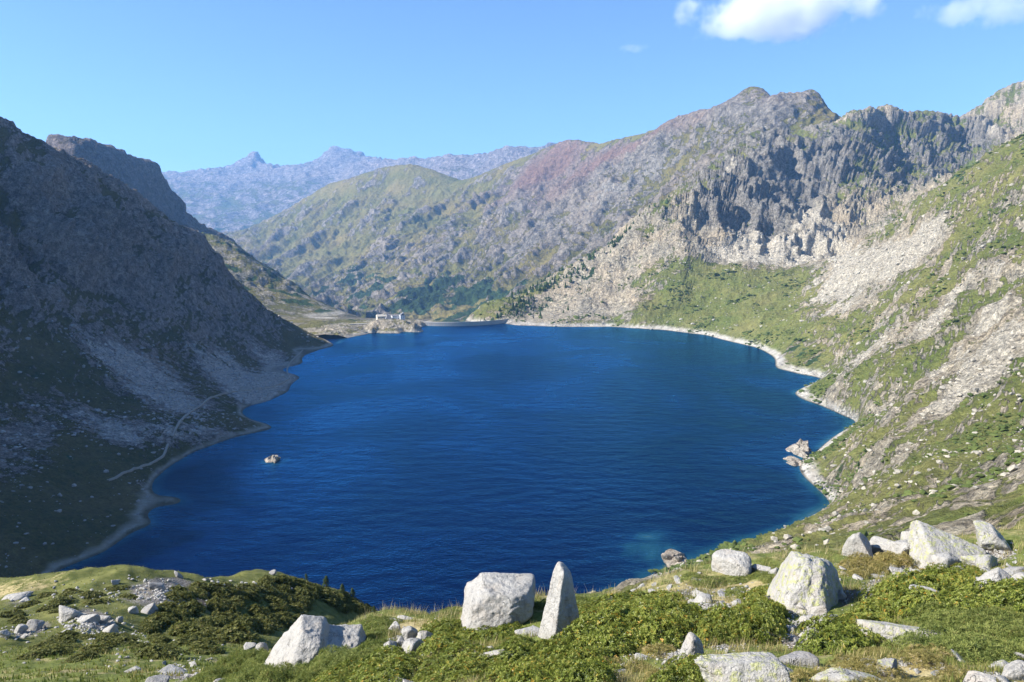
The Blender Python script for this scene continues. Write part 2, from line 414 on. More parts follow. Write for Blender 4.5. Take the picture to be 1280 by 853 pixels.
scr = blob(PX, PY, [(1085, 338, 92, 24, -28, 1.1), (1150, 312, 50, 16, -35, .8), (1250, 445, 70, 24, -30, 1.0), (1195, 500, 80, 12, -28, .7), (1060, 385, 50, 9, -25, .55), (975, 322, 70, 16, 0, .9), (1025, 292, 50, 26, 20, 1.0),
                    (945, 305, 60, 18, 25, .8), (1240, 162, 30, 12, 20, .7), (910, 317, 40, 10, 0, .8), (1235, 345, 50, 9, -30, .6), (1130, 420, 70, 9, -28, .6), (1255, 395, 50, 10, -30, .6), (905, 218, 34, 5, -20, .6)])
scr = scr * (.85 + .9 * st) + .42 * sstep(.12, .45, st) * near
g = g - scr * 1.1
shore = sstep(6.2 + 3.0 * fbm(X / 20, Y / 20, 3, 81), 3.4, Z) * .95
shore *= 1 - sstep(.1, .7, fbm(X / 25, Y / 25, 3, 82)) * .5
wood = sstep(.15, .55, fbm(u / 60, v / 30, 5, 91)) * .46 * (1 - np.clip(scr, 0, 1)) * sstep(3, 12, Z)
wood += blob(PX, PY, [(1045, 590, 30, 18, 20, .35), (1010, 445, 45, 14, 15, .4), (720, 365, 70, 14, -30, .3), (1185, 228, 50, 12, -20, .35), (660, 385, 40, 8, -20, .3)])
zero = np.zeros_like(Z)
M_R = mountain_mat('right_mountain_ground', 1.6, rock=(.47, .42, .315), rock2=(.24, .215, .17), grass=(.105, .135, .032), grass2=(.215, .20, .072), scree=(.54, .485, .38))
vis = (Z > -14)
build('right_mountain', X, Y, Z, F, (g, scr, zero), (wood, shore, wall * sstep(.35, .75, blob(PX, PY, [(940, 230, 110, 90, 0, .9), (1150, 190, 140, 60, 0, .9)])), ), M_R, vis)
RIGHT = (X, Y, Z, g, scr, sl, PX, PY)

# ---- left side: the shaded mountain over the lake
pl = shore_pts(SHORE_LEFT, -1)
crestH = [(-120, 118, 900), (0, 165, 930), (50, 190, 960), (85, 208, 985), (116, 220, 1010), (147, 236, 1035), (170, 254, 1055), (193, 264, 1075), (228, 286, 1105), (251, 299, 1130), (271, 320, 1155),
          (294, 351, 1180), (309, 371, 1200), (329, 387, 1225), (356, 403, 1260), (387, 421, 1300), (410, 430, 1330)]
pl += pts_of(crestH)
pl += [(x * 1.25 - 60, y * 1.2, z - 30) for x, y, z in pts_of(crestH[:9])[::2]] + [(x * 1.1 - 90, y * 1.08, z + 5) for x, y, z in pts_of(crestH[:9])[::2]] + [(x - 40, y * 1.12, -25) for x, y, z in pts_of(crestH[9:])[::2]]
pl += pts_of(
    [(-120, 330, 760), (0, 330, 800), (80, 340, 850), (160, 355, 920), (230, 365, 980), (290, 385, 1080)],
    [(-120, 240, 830), (0, 235, 870), (80, 262, 915), (160, 295, 980), (220, 318, 1040)],
    [(-120, 440, 640), (0, 432, 700), (100, 440, 740), (180, 450, 800), (250, 455, 870), (320, 450, 990), (360, 434, 1120)],
    [(-120, 620, 470), (0, 600, 500), (80, 585, 520), (150, 562, 558), (210, 532, 610)],
    [(-120, 520, 560), (0, 510, 600), (90, 508, 635), (170, 500, 680), (240, 492, 740)],
    [(-120, 670, 410), (0, 657, 428), (60, 642, 448), (120, 622, 488)],
    [(-60, 745, 378), (0, 733, 382), (40, 722, 390)])
pl += [(-570, 640, 270), (-570, 500, 265), (-550, 360, 250), (-520, 220, 220), (-490, 80, 180), (-440, 520, 150), (-420, 400, 130), (-390, 260, 110), (-330, 120, 90), (-250, 60, 70), (-700, 520, 300), (-690, 300, 270), (-640, 100, 200), (-300, 300, 35), (-260, 200, 30)]
fL = Field(pl, reg=2e-3)
AZ = np.concatenate([np.linspace(-1.42, -.66, 60)[:-1], np.linspace(-.66, -.19, 400)])
X, Y, F = span_grid(AZ, np.full(len(AZ), 250.0), r_along(crestH, AZ, 1.12), 400)
Z = fL(X, Y); R = np.hypot(X, Y); PX, PY = to_px(X, Y, Z)
up = sstep(3, 45, Z)
hi = sstep(60, 150, Z + 25 * fbm(X / 120, Y / 120, 3, 3))
wx = X + 20 * fbm(X / 130, Y / 130, 3, 104); wy = Y + 20 * fbm(X / 130, Y / 130, 3, 105); wz = Z
amp = .25 + .75 * sstep(0, .10, 1 - R / r_along(crestH, np.arctan2(X, Y)))
rA = ridged3(wx / 130, wy / 130, wz / 150, 4, 111); rB = ridged3(wx / 42, wy / 42, wz / 70, 5, 112)
d = amp * hi * 58 * (rA - .50) + amp * hi * 40 * (rB - .42)
d += up * 5.5 * (ridged3(wx / 50, wy / 50, wz / 50, 4, 131) - .4) + up * 1.6 * (ridged3(wx / 9, wy / 9, wz / 9, 3, 133) - .4) + sstep(.3, 6, Z) * .9 * fbm(X / 5, Y / 5, 3, 145)
X, Y, Z = push(X, Y, Z, d)
sl = grad_slope(X, Y, Z)
g = .72 - .55 * sstep(.75, 1.6, sl) + .34 * fbm(X / 40, Y / 40, 4, 161) + hi * (1.5 * (.47 - rA) + 1.0 * (.40 - rB))
g += blob(PX, PY, [(60, 420, 90, 40, 25, .2), (60, 650, 110, 60, -10, .35), (130, 250, 60, 20, 35, .2), (250, 440, 60, 10, 35, .25), (130, 570, 60, 15, 10, .3), (300, 450, 50, 8, 40, .3), (255, 525, 50, 10, 0, .4)])
scr = blob(PX, PY, [(185, 475, 110, 26, 33, .8), (290, 470, 75, 22, 35, .75), (340, 450, 45, 14, 35, .6), (120, 530, 60, 20, 20, .45), (200, 540, 60, 16, 0, .5), (20, 560, 40, 60, 60, .35), (330, 480, 40, 18, -20, .7)])
scr *= 1.0 + .7 * fbm(X / 30, Y / 14, 4, 171)
g = g - scr * .9
shore = sstep(2.6 + 2.0 * fbm(X / 16, Y / 16, 3, 181), 1.0, Z) * .6
wood = sstep(.2, .6, fbm(X / 28, Y / 28, 5, 191)) * .45 * (1 - scr)
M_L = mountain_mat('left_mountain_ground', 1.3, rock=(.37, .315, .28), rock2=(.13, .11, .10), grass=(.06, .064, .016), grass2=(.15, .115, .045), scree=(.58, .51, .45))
build('left_mountain', X, Y, Z, F, (g, scr, np.zeros_like(Z)), (wood, shore, np.zeros_like(Z)), M_L, Z > -14)
LEFT = (X, Y, Z, g, scr, sl, PX, PY)

# ---- low shoulder behind the left mountain, running down to the dam
pg = []
crestG = [(180, 270, 2250), (225, 290, 2150), (255, 299, 2080), (279, 302, 2030), (306, 317, 1980), (329, 332, 1930), (356, 350, 1880), (379, 367, 1830), (406, 382, 1780), (425, 389, 1730), (442, 395, 1690), (460, 401, 1660)]
pg += pts_of(crestG) + [(x * 1.12, y * 1.12, z - 110) for x, y, z in pts_of(crestG)[::2]]
pg += pts_of([zat(200, 402, 20), zat(300, 402, 14), zat(340, 405, 11), zat(380, 409, 8), zat(410, 409, 8), zat(440, 406, 7), zat(470, 404, 5)],
             [(230, 345, 1760), (300, 356, 1720), (340, 376, 1660), (380, 392, 1600), (415, 399, 1560)],
             [zat(300, 440, -4), zat(400, 424, -4), zat(430, 420, -4), zat(450, 416, -4), zat(480, 414, -4)])
fG = Field(pg)
X, Y, F = polar_grid(-.42, -.165, 220, 1300, 2500, 100)
Z = fG(X, Y); R = np.hypot(X, Y); PX, PY = to_px(X, Y, Z)
wx = X + 25 * fbm(X / 130, Y / 130, 3, 204); wy = Y + 25 * fbm(X / 130, Y / 130, 3, 205)
k = sstep(4, 60, Z)
Z += k * 22 * (ridged(wx / 160, wy / 160, 6, 211) - .42) + k * 7 * (ridged(wx / 50, wy / 50, 5, 212) - .4) + 1.5 * fbm(X / 15, Y / 15, 3, 213)
sl = grad_slope(X, Y, Z)
g = .55 - .3 * sstep(.6, 1.2, sl) + .3 * fbm(X / 60, Y / 60, 4, 221)
scr = blob(PX, PY, [(390, 402, 40, 8, 15, .6)])
wood = .3 + .5 * sstep(-.1, .4, fbm(X / 40, Y / 40, 4, 231)) - blob(PX, PY, [(345, 385, 45, 12, 35, .6), (400, 404, 50, 10, 10, .9), (290, 320, 30, 8, 30, .4)])
shore = sstep(6, 3.5, Z) * .6
M_G = mountain_mat('shoulder_ground', 2.6, rock=(.34, .32, .26), rock2=(.2, .19, .16), grass=(.10, .105, .035), grass2=(.21, .18, .07))
build('dam_shoulder', X, Y, Z, F, (g, scr, np.zeros_like(Z)), (wood, shore, np.zeros_like(Z)), M_G)

# ---- dark ridge behind on the left
crestF = [(-60, 215, 2250), (40, 213, 2260), (80, 196, 2280), (88, 187, 2300), (97, 186, 2310), (106, 195, 2330), (131, 194, 2400), (151, 202, 2480), (164, 215, 2550), (193, 217, 2700), (202, 229, 2760), (217, 254, 2850), (248, 281, 3050), (264, 295, 3150), (300, 330, 3300)]
pf = pts_of(crestF, step=8) + [(x - 330, y + 60, z - 190) for x, y, z in pts_of(crestF)[::2]]
pf += pts_of([(60, 345, 1850), (150, 330, 2080), (220, 325, 2350), (280, 335, 2600), (330, 350, 2900)], [(140, 262, 2330), (185, 270, 2480), (220, 290, 2680)])
fF = Field(pf, c=.004, reg=5e-5)
X, Y, F = polar_grid(-.62, -.29, 210, 1950, 3600, 120)
Z = fF(X, Y)
wx = X + 40 * fbm(X / 200, Y / 200, 3, 304); wy = Y + 40 * fbm(X / 200, Y / 200, 3, 305)
d = 50 * (ridged3(wx / 300, wy / 300, Z / 300, 5, 311) - .42) + 18 * (ridged3(wx / 60, wy / 60, Z / 110, 4, 312) - .4)
X, Y, Z = push(X, Y, Z, d)
sl = grad_slope(X, Y, Z)
g = .3 - .2 * sstep(.6, 1.2, sl) + .3 * fbm(X / 100, Y / 100, 4, 321)
z0 = np.zeros_like(Z)
M_F = mountain_mat('dark_ridge_ground', 5, rock=(.20, .175, .165), rock2=(.11, .095, .09), grass=(.06, .06, .025), grass2=(.10, .08, .04))
build('dark_ridge', X, Y, Z, F, (g, z0, z0), (z0, z0, z0), M_F)

# ---- the long valley side behind the dam, up to the twin peaks on the right
crestD = [(200, 318, 7800), (250, 310, 7400), (290, 301, 7000), (340, 277, 6500), (385, 250, 6200), (410, 231, 6000), (440, 223, 5800), (470, 213, 5600), (510, 207, 5400), (540, 213, 5300), (575, 226, 5200), (595, 222, 5100), (620, 211, 5000),
          (660, 195, 4800), (700, 178, 4600), (720, 175, 4500), (750, 180, 4300), (800, 168, 4000), (850, 152, 3700), (880, 146, 3500), (905, 133, 3300), (918, 123, 3200), (930, 113, 3160), (940, 109, 3140), (951, 112, 3130), (960, 119, 3120), (969, 130, 3100), (980, 139, 3080), (990, 133, 3040), (1000, 124, 3000), (1009, 118, 2980), (1018, 116, 2960), (1026, 123, 2950), (1036, 138, 2950), (1048, 152, 2960), (1075, 152, 3000), (1180, 170, 3100)]
pd = pts_of(crestD, step=7) + [(x * 1.1, y * 1.14, z - 330) for x, y, z in pts_of(crestD)[::2]]
pd += pts_of([(200, 360, 5600), (300, 345, 5200), (360, 372, 4200), (420, 394, 3300), (480, 399, 2900), (560, 401, 2600), (640, 396, 2350), (760, 350, 2250), (850, 285, 2300), (940, 225, 2400), (1100, 220, 2500)],
             [(330, 315, 5500), (400, 325, 4700), (480, 340, 4000), (560, 345, 3500), (640, 340, 3100), (740, 310, 2850), (830, 255, 2750), (900, 200, 2700)],
             [(400, 270, 5500), (470, 275, 4950), (550, 280, 4450), (640, 265, 4050), (730, 240, 3650), (820, 215, 3300), (900, 165, 3000)],
             [(480, 240, 5350), (560, 248, 4900), (640, 228, 4550), (720, 210, 4200), (800, 192, 3750)])
fD = Field(pd, c=.004, reg=5e-5)
AZ = np.linspace(-.42, .44, 720)
X, Y, F = span_grid(AZ, r_along([(200, 360, 5600), (300, 345, 5000), (360, 372, 4000), (420, 394, 3100), (480, 399, 2700), (560, 401, 2400), (640, 396, 2200), (760, 350, 2100), (1100, 220, 2100)], AZ), r_along(crestD, AZ, 1.07), 340)
Z = fD(X, Y); R = np.hypot(X, Y); PX, PY = to_px(X, Y, Z)
wx = X + 120 * fbm(X / 700, Y / 700, 3, 404); wy = Y + 120 * fbm(X / 700, Y / 700, 3, 405)
c, s_ = math.cos(math.radians(222)), math.sin(math.radians(222))
u = wx * c + wy * s_; v = -wx * s_ + wy * c
k = sstep(2200, 3000, R)
amp = .10 + .90 * sstep(0, .12, 1 - R / (r_along(crestD, np.arctan2(X, Y)) + 1))
rA = ridged3(u / 900, v / 330, Z / 700, 5, 411); rB = ridged3(u / 260, v / 110, Z / 180, 4, 421)
d = amp * k * 95 * (rA - .47) + amp * k * 52 * (rB - .43) + (.35 + .65 * amp) * k * 22 * (ridged3(wx / 60, wy / 60, Z / 60, 4, 422) - .44)
X, Y, Z = push(X, Y, Z, d)
sl = grad_slope(X, Y, Z)
g = .93 - .30 * sstep(.6, 1.4, sl) + .9 * (.45 - rA) + .6 * (.42 - rB) + .22 * fbm(X / 200, Y / 200, 5, 431)
g += blob(PX, PY, [(500, 260, 120, 35, 10, .15), (440, 330, 110, 40, 20, .12)]) - blob(PX, PY, [(780, 240, 110, 40, -30, .25), (940, 140, 60, 30, 0, .35), (700, 290, 90, 40, -30, .1)])
red = blob(PX, PY, [(690, 205, 60, 20, -38, 1.4), (720, 225, 70, 13, -38, 1.3), (640, 240, 50, 12, -38, .6), (580, 258, 40, 8, -35, .5), (780, 190, 50, 12, -25, .5), (850, 158, 60, 10, -25, .55), (560, 300, 40, 5, -30, .4), (960, 125, 30, 12, 30, .3), (800, 180, 40, 6, -25, .5)])
red *= .8 + .5 * fbm(u / 300, v / 90, 4, 433)
g -= red * .9
scr = blob(PX, PY, [(800, 225, 70, 10, -28, .5), (880, 175, 50, 8, -30, .5), (760, 262, 60, 8, -28, .4)]) + .2 * sstep(.1, .5, fbm(X / 260, Y / 260, 4, 441))
wood = sstep(-.15, .35, fbm(X / 220, Y / 220, 5, 451)) * .75 * sstep(120, -60, Z - 160 * fbm(X / 700, Y / 700, 3, 452)) + blob(PX, PY, [(600, 378, 100, 18, -8, .3), (520, 370, 90, 22, 15, .2), (430, 380, 40, 12, 15, .2)])
M_D = mountain_mat('valley_side_ground', 5.5, rock=(.36, .325, .275), rock2=(.17, .155, .135), grass=(.13, .135, .036), grass2=(.25, .195, .075), speck=.5)
build('valley_side', X, Y, Z, F, (g, scr, red), (wood, np.zeros_like(Z), np.zeros_like(Z)), M_D)

# ---- the far range
crestE = [(120, 220, 12500), (165, 214, 12500), (185, 211, 12500), (202, 219, 12500), (225, 221, 12500), (240, 216, 12500), (255, 219, 12500), (272, 219, 12500), (290, 210, 12500), (301, 205, 12500), (309, 197, 12500), (316, 190, 12500), (323, 196, 12500), (331, 206, 12500), (342, 212, 12500),
          (362, 214, 12500), (386, 214, 12500), (398, 209, 12500), (406, 195, 12500), (412, 187, 12500), (421, 185, 12500), (431, 191, 12500), (440, 200, 12500), (449, 194, 12500), (458, 206, 12300), (480, 205, 11000), (500, 200, 10000), (540, 197, 9300), (580, 192, 9000), (612, 193, 8800),
          (650, 188, 8600), (690, 183, 8500), (760, 185, 8400)]
pe = pts_of(crestE, step=6) + [(x * 1.12, y * 1.12, z - 500) for x, y, z in pts_of(crestE)[::2]]
pe += pts_of([(100, 262, 10500), (200, 252, 10500), (290, 245, 10600), (350, 240, 10500), (430, 228, 10500)],
             [(100, 325, 8600), (260, 312, 8700), (330, 300, 8800), (420, 285, 8700), (520, 270, 8200), (650, 260, 7600), (760, 250, 7400)],
             [(480, 225, 9300), (560, 218, 8600), (640, 212, 8100)])
fE = Field(pe, c=.003, reg=2e-5)
X, Y, F = polar_grid(-.50, .14, 400, 8000, 13600, 110)
Z = fE(X, Y); R = np.hypot(X, Y)
wx = X + 200 * fbm(X / 1200, Y / 1200, 3, 504); wy = Y + 200 * fbm(X / 1200, Y / 1200, 3, 505)
d = 110 * (ridged3(wx / 1500, wy / 1500, Z / 1500, 4, 511) - .48) * sstep(14500, 11000, R) + 80 * (ridged3(wx / 420, wy / 420, Z / 420, 5, 512) - .45) * (.7 + .3 * sstep(12300, 11000, R)) + 75 * sstep(800, 1250, Z) * (ridged3(wx / 230, wy / 230, Z / 230, 4, 513) - .5)
X, Y, Z = push(X, Y, Z, d)
sl = grad_slope(X, Y, Z)
g = .55 - .3 * sstep(.4, .9, sl) + .3 * fbm(X / 500, Y / 500, 4, 521) - .4 * sstep(700, 1200, Z)
wood = sstep(0, .4, fbm(X / 500, Y / 500, 4, 531)) * .6 * sstep(500, 200, Z)
z0 = np.zeros_like(Z)
M_E = mountain_mat('far_range_ground', 13, rock=(.34, .30, .285), rock2=(.16, .145, .14), grass=(.10, .12, .04), grass2=(.16, .14, .06))
build('far_mountain_range', X, Y, Z, F, (g, z0, z0), (wood, z0, z0), M_E)

# ---- plain under everything out to the horizon
n = 64
ang = np.linspace(0, 2 * np.pi, n, endpoint=False)
rs = [0.1, 4000, 15500]
V = np.array([(r * math.sin(a), r * math.cos(a), -330.0) for r in rs for a in ang]); i = np.arange(n); j = (i + 1) % n
FF = np.concatenate([np.stack([i + k * n, j + k * n, j + (k + 1) * n, i + (k + 1) * n], 1) for k in range(2)])
tt = NT('valley_floor_ground'); tt.bsdf(tt.mix(tt.noise(tt.pos(), .004, 5), (.06, .08, .03), (.13, .12, .06)), .95, None, .1)
obj('valley_floor', mesh_np('valley_floor', V, FF, tt.m), kind='structure')

# ------------------------------------------------------------------ the lake
def lake_mat():
    t = NT('lake_water'); p = t.pos()
    d = t.attr('depth').outputs['Fac']
    col = t.ramp(d, [(0, (.05, .10, .10)), (.25, (.008, .045, .07)), (.6, (.0005, .008, .034)), (1, (.0001, .0022, .021))])
    w = t.scale(p, (1, 1.6, 1))
    n1 = t.noise(w, .45, 3, .6); n2 = t.noise(w, .06, 3, .5); n3 = t.noise(p, .006, 4, .6, 1.0)
    h = t.math('ADD', t.math('MULTIPLY', n1, .34), t.math('MULTIPLY', n2, 1.2))
    rough = t.mapr(n3, .38, .62, .14, .30)
    nb = t.bump(h, 1.0, 1.6)
    df = t.n.new('ShaderNodeBsdfDiffuse'); t.put(df.inputs['Color'], col)
    gs = t.n.new('ShaderNodeBsdfGlossy'); gs.inputs['Color'].default_value = (.12, .56, 1.0, 1); t.put(gs.inputs['Roughness'], rough); t.put(gs.inputs['Normal'], nb)
    fz = t.n.new('ShaderNodeFresnel'); fz.inputs['IOR'].default_value = 1.333; t.put(fz.inputs['Normal'], nb)
    mx = t.n.new('ShaderNodeMixShader'); t.put(mx.inputs[0], t.math('MULTIPLY', fz.outputs[0], .92)); t.l.new(df.outputs[0], mx.inputs[1]); t.l.new(gs.outputs[0], mx.inputs[2])
    t.l.new(mx.outputs[0], t.out.inputs['Surface'])
    return t.m
SH = [on_level(x, y) for x, y in SHORE_LEFT + [(430, 424), (462, 418), (520, 416), (532, 408), (628, 405)] + SHORE_RIGHT]
SHA = np.array([q for a, b in zip(SH[:-1], SH[1:]) for q in [a + (b - a) * t for t in np.linspace(0, 1, 5)[:-1]]])
az_ = np.linspace(-.62, .56, 180)
dam_a0, dam_a1 = float(ray(529, 404)[0]), float(ray(634, 404)[0])
tq = np.clip((az_ - dam_a0) / (dam_a1 - dam_a0), 0, 1)
rmax = np.where(az_ < dam_a0, 1404.0, np.where(az_ > dam_a1, 1470.0, 1394 + 40 * tq - 30 * 4 * tq * (1 - tq)))
fr = np.linspace(0, 1, 150)[:, None]
Rl = np.exp(np.log(110) + (np.log(rmax)[None] - np.log(110)) * fr); X = Rl * np.sin(az_); Y = Rl * np.cos(az_)
i_ = np.arange(179)[None, :] + 180 * np.arange(149)[:, None]; F = np.stack([i_, i_ + 1, i_ + 181, i_ + 180], -1).reshape(-1, 4)
V = np.stack([X.ravel(), Y.ravel(), np.zeros(X.size)], 1)
dist = np.full(X.size, 1e9)
for k in range(0, len(V), 8000):
    dist[k:k + 8000] = np.sqrt(((V[k:k + 8000, None, :2] - SHA) ** 2).sum(-1)).min(1)
dep = np.clip(dist / (13 + 8 * fbm(V[:, 0] / 40, V[:, 1] / 40, 3, 601)), 0, 1)
for (bx, by, br) in [(340, 575, 26), (818, 690, 34), (812, 672, 22), (990, 575, 26)]:           # shoals
    c0 = on_level(bx, by); dd = np.hypot(V[:, 0] - c0[0], V[:, 1] - c0[1])
    dep = np.minimum(dep, np.clip(.16 + .84 * (dd / br + .45 * fbm(V[:, 0] / 9, V[:, 1] / 9, 3, 605)), 0, 1))
obj('lake', mesh_np('lake', V, F, lake_mat(), True, {'depth': dep}), kind='structure')

# ------------------------------------------------------------------ haze
def haze():
    x0, x1, y0, y1, z0, z1 = -15500, 15500, -15600, 15600, -332, 1790
    V = [(x, y, z) for x in (x0, x1) for y in (y0, y1) for z in (z0, z1)]
    F = [(0, 1, 3, 2), (4, 6, 7, 5), (0, 4, 5, 1), (2, 3, 7, 6), (0, 2, 6, 4), (1, 5, 7, 3)]
    m = bpy.data.materials.new('haze_air'); m.use_nodes = True; n = m.node_tree.nodes; n.clear()
    o = n.new('ShaderNodeOutputMaterial'); v = n.new('ShaderNodeVolumePrincipled')
    v.inputs['Color'].default_value = (.26, .54, 1.0, 1); v.inputs['Density'].default_value = 5.5e-5; v.inputs['Anisotropy'].default_value = 0.1
    m.node_tree.links.new(v.outputs[0], o.inputs['Volume'])
    ob = obj('haze', mesh_np('haze', V, F, m, False), kind='stuff'); return ob
haze()

# ------------------------------------------------------------------ rocky promontory at the left end of the dam
pp = [(*on_level(x, y), 0.0) for x, y, _ in dens([(385, 433, 1.), (410, 430, 1.), (430, 424, 1.), (445, 420.5, 1.), (459, 418, 1.), (462, 415.5, 1.), (475, 417, 1.), (500, 417, 1.), (513, 413, 1.), (520, 415.5, 1.), (528, 409, 1.), (534, 405, 1.)], 6)]
pp += [(x * .975 + 2, y * .975, -8) for x, y, z in pp]
pp += pts_of([zat(380, 424, 3), zat(395, 420, 5), zat(410, 415, 8), zat(425, 411, 9), zat(440, 410, 8), zat(455, 408, 8)], [zat(380, 412, 6), zat(410, 409, 9), zat(440, 406.5, 9), zat(458, 406, 8.5)], [(464, 405, 1300), (472, 401, 1325), (485, 400, 1335), (500, 400.5, 1335), (510, 403, 1320)], [(516, 405, 1295), (522, 407, 1300)], [(530, 402, 1395), (538, 401, 1425)],
             [zat(385, 406, 7), zat(440, 403, 8), zat(490, 399.5, 12), zat(525, 402, 5)], [zat(385, 402, 3), zat(450, 401, 0), zat(535, 403, -3)], step=8)
fP = Field(pp, c=.004, reg=3e-4)
X, Y, F = polar_grid(float(ray(378, 400)[0]), float(ray(541, 400)[0]), 210, 1230, 1560, 110)
Z = fP(X, Y); PX, PY = to_px(X, Y, Z)
d = sstep(.2, 5, Z) * (4.2 * (ridged3(X / 26, Y / 26, Z / 26, 4, 711) - .4) + 1.2 * fbm3(X / 7, Y / 7, Z / 7, 3, 712))
X, Y, Z = push(X, Y, Z, d); sl = grad_slope(X, Y, Z)
g = .42 - .25 * sstep(.5, 1.2, sl) + .35 * fbm(X / 30, Y / 30, 3, 713); z0 = np.zeros_like(Z)
M_P = mountain_mat('promontory_rock', 1.6, rock=(.44, .40, .32), rock2=(.26, .24, .19), grass=(.13, .13, .045), grass2=(.24, .21, .09))
build('rocky_promontory', X, Y, Z, F, (g, z0, z0), (z0, sstep(4.2, 2.4, Z) * .7, z0), M_P, Z > -9)
PROM = (X, Y, Z)
def near_z(G, x, y):
    k = np.argmin((G[0] - x) ** 2 + (G[1] - y) ** 2); return float(G[2].ravel()[k])

# ------------------------------------------------------------------ the dam
def concrete(name, c0, c1, sc=.12):
    t = NT(name); p = t.pos(); n = t.noise(p, sc, 6, .6); n2 = t.noise(t.scale(p, (1, 1, .15)), sc * 6, 4, .6)
    t.bsdf(t.mix(t.mapr(t.math('ADD', t.math('MULTIPLY', n, .5), t.math('MULTIPLY', n2, .5)), .35, .65), c0, c1), .9, t.bump(n2, .3, .2), .2); return t.m
M_DAM = concrete('dam_concrete', (.34, .325, .30), (.46, .44, .41)); M_DAM2 = concrete('dam_coping', (.36, .34, .31), (.46, .44, .40))
def strip(name, pts, z0, z1, thick, mat, parent=None, off=0.0):
    """upright band along a plan curve"""
    P_ = np.array(pts); Tn = np.gradient(P_, axis=0); Tn /= np.linalg.norm(Tn, axis=1)[:, None]; Nn = np.stack([-Tn[:, 1], Tn[:, 0]], 1)
    a = P_ + Nn * (off - thick / 2); b = P_ + Nn * (off + thick / 2); n = len(P_)
    V = np.concatenate([np.c_[a, np.full(n, z0)], np.c_[a, np.full(n, z1)], np.c_[b, np.full(n, z1)], np.c_[b, np.full(n, z0)]])
    F = []
    for i in range(n - 1):
        for k in range(4): F.append((k * n + i, k * n + i + 1, ((k + 1) % 4) * n + i + 1, ((k + 1) % 4) * n + i))
    F.append((0, n, 2 * n, 3 * n)); F.append((n - 1, 4 * n - 1, 3 * n - 1, 2 * n - 1))
    me = mesh_np(name, V, np.array(F), mat, False); return obj(name, me, parent)
def box(name, c, size, rz, mat, parent=None):
    x, y, z = size[0] / 2, size[1] / 2, size[2] / 2; V = np.array([(a * x, b * y, d * z) for a in (-1, 1) for b in (-1, 1) for d in (-1, 1)])
    co, si = math.cos(rz), math.sin(rz); V = V @ np.array([[co, si, 0], [-si, co, 0], [0, 0, 1]]) + np.array(c)
    F = np.array([(0, 1, 3, 2), (4, 6, 7, 5), (0, 4, 5, 1), (2, 3, 7, 6), (0, 2, 6, 4), (1, 5, 7, 3)])
    return obj(name, mesh_np(name, V, F, mat, False), parent)
A0 = at(529, 404, 1392)[:2]; A1 = at(634, 404, 1432)[:2]
dv = A1 - A0; L = np.linalg.norm(dv); dv /= L; nv = np.array([dv[1], -dv[0]])           # nv points at the lake
tt_ = np.linspace(0, 1, 49)
DAM = np.array([A0 + dv * L * t + nv * 30 * (4 * t * (1 - t)) for t in tt_])
dam = obj('dam', None); dam.location = (0, 0, 0); tag(dam, 'long low grey concrete dam wall closing the far end of the lake', 'dam')
strip('wall', DAM, -14, 5.6, 5.0, M_DAM, dam); strip('walkway', DAM, 5.6, 6.3, 6.4, M_DAM2, dam); strip('parapet', DAM, 6.3, 7.5, .5, M_DAM2, dam, -2.9)
for i in range(1, 48):
    t_ = DAM[i + 1] - DAM[i - 1]; t_ /= np.linalg.norm(t_); n_ = np.array([t_[1], -t_[0]]); c_ = DAM[i] + n_ * 2.75
    box('pilaster', (c_[0], c_[1], -2.3), (1.0, .6, 15.4), math.atan2(t_[1], t_[0]), M_DAM, dam)

# the road wall that leads from the dam to the left bank
w0 = at(436, 408, 1345); w1 = at(462, 404, 1350)
rw = obj('road_wall', None); tag(rw, 'dark retaining wall with a pale road on top left of the houses', 'wall')
RWL = np.linspace(w0[:2], w1[:2], 9)
strip('wall', RWL, -6, 9.0, 3.0, concrete('dark_wall_stone', (.10, .10, .10), (.17, .165, .16), .4), rw); strip('road_slab', RWL, 9.0, 9.6, 6.0, M_DAM2, rw, 1.2)

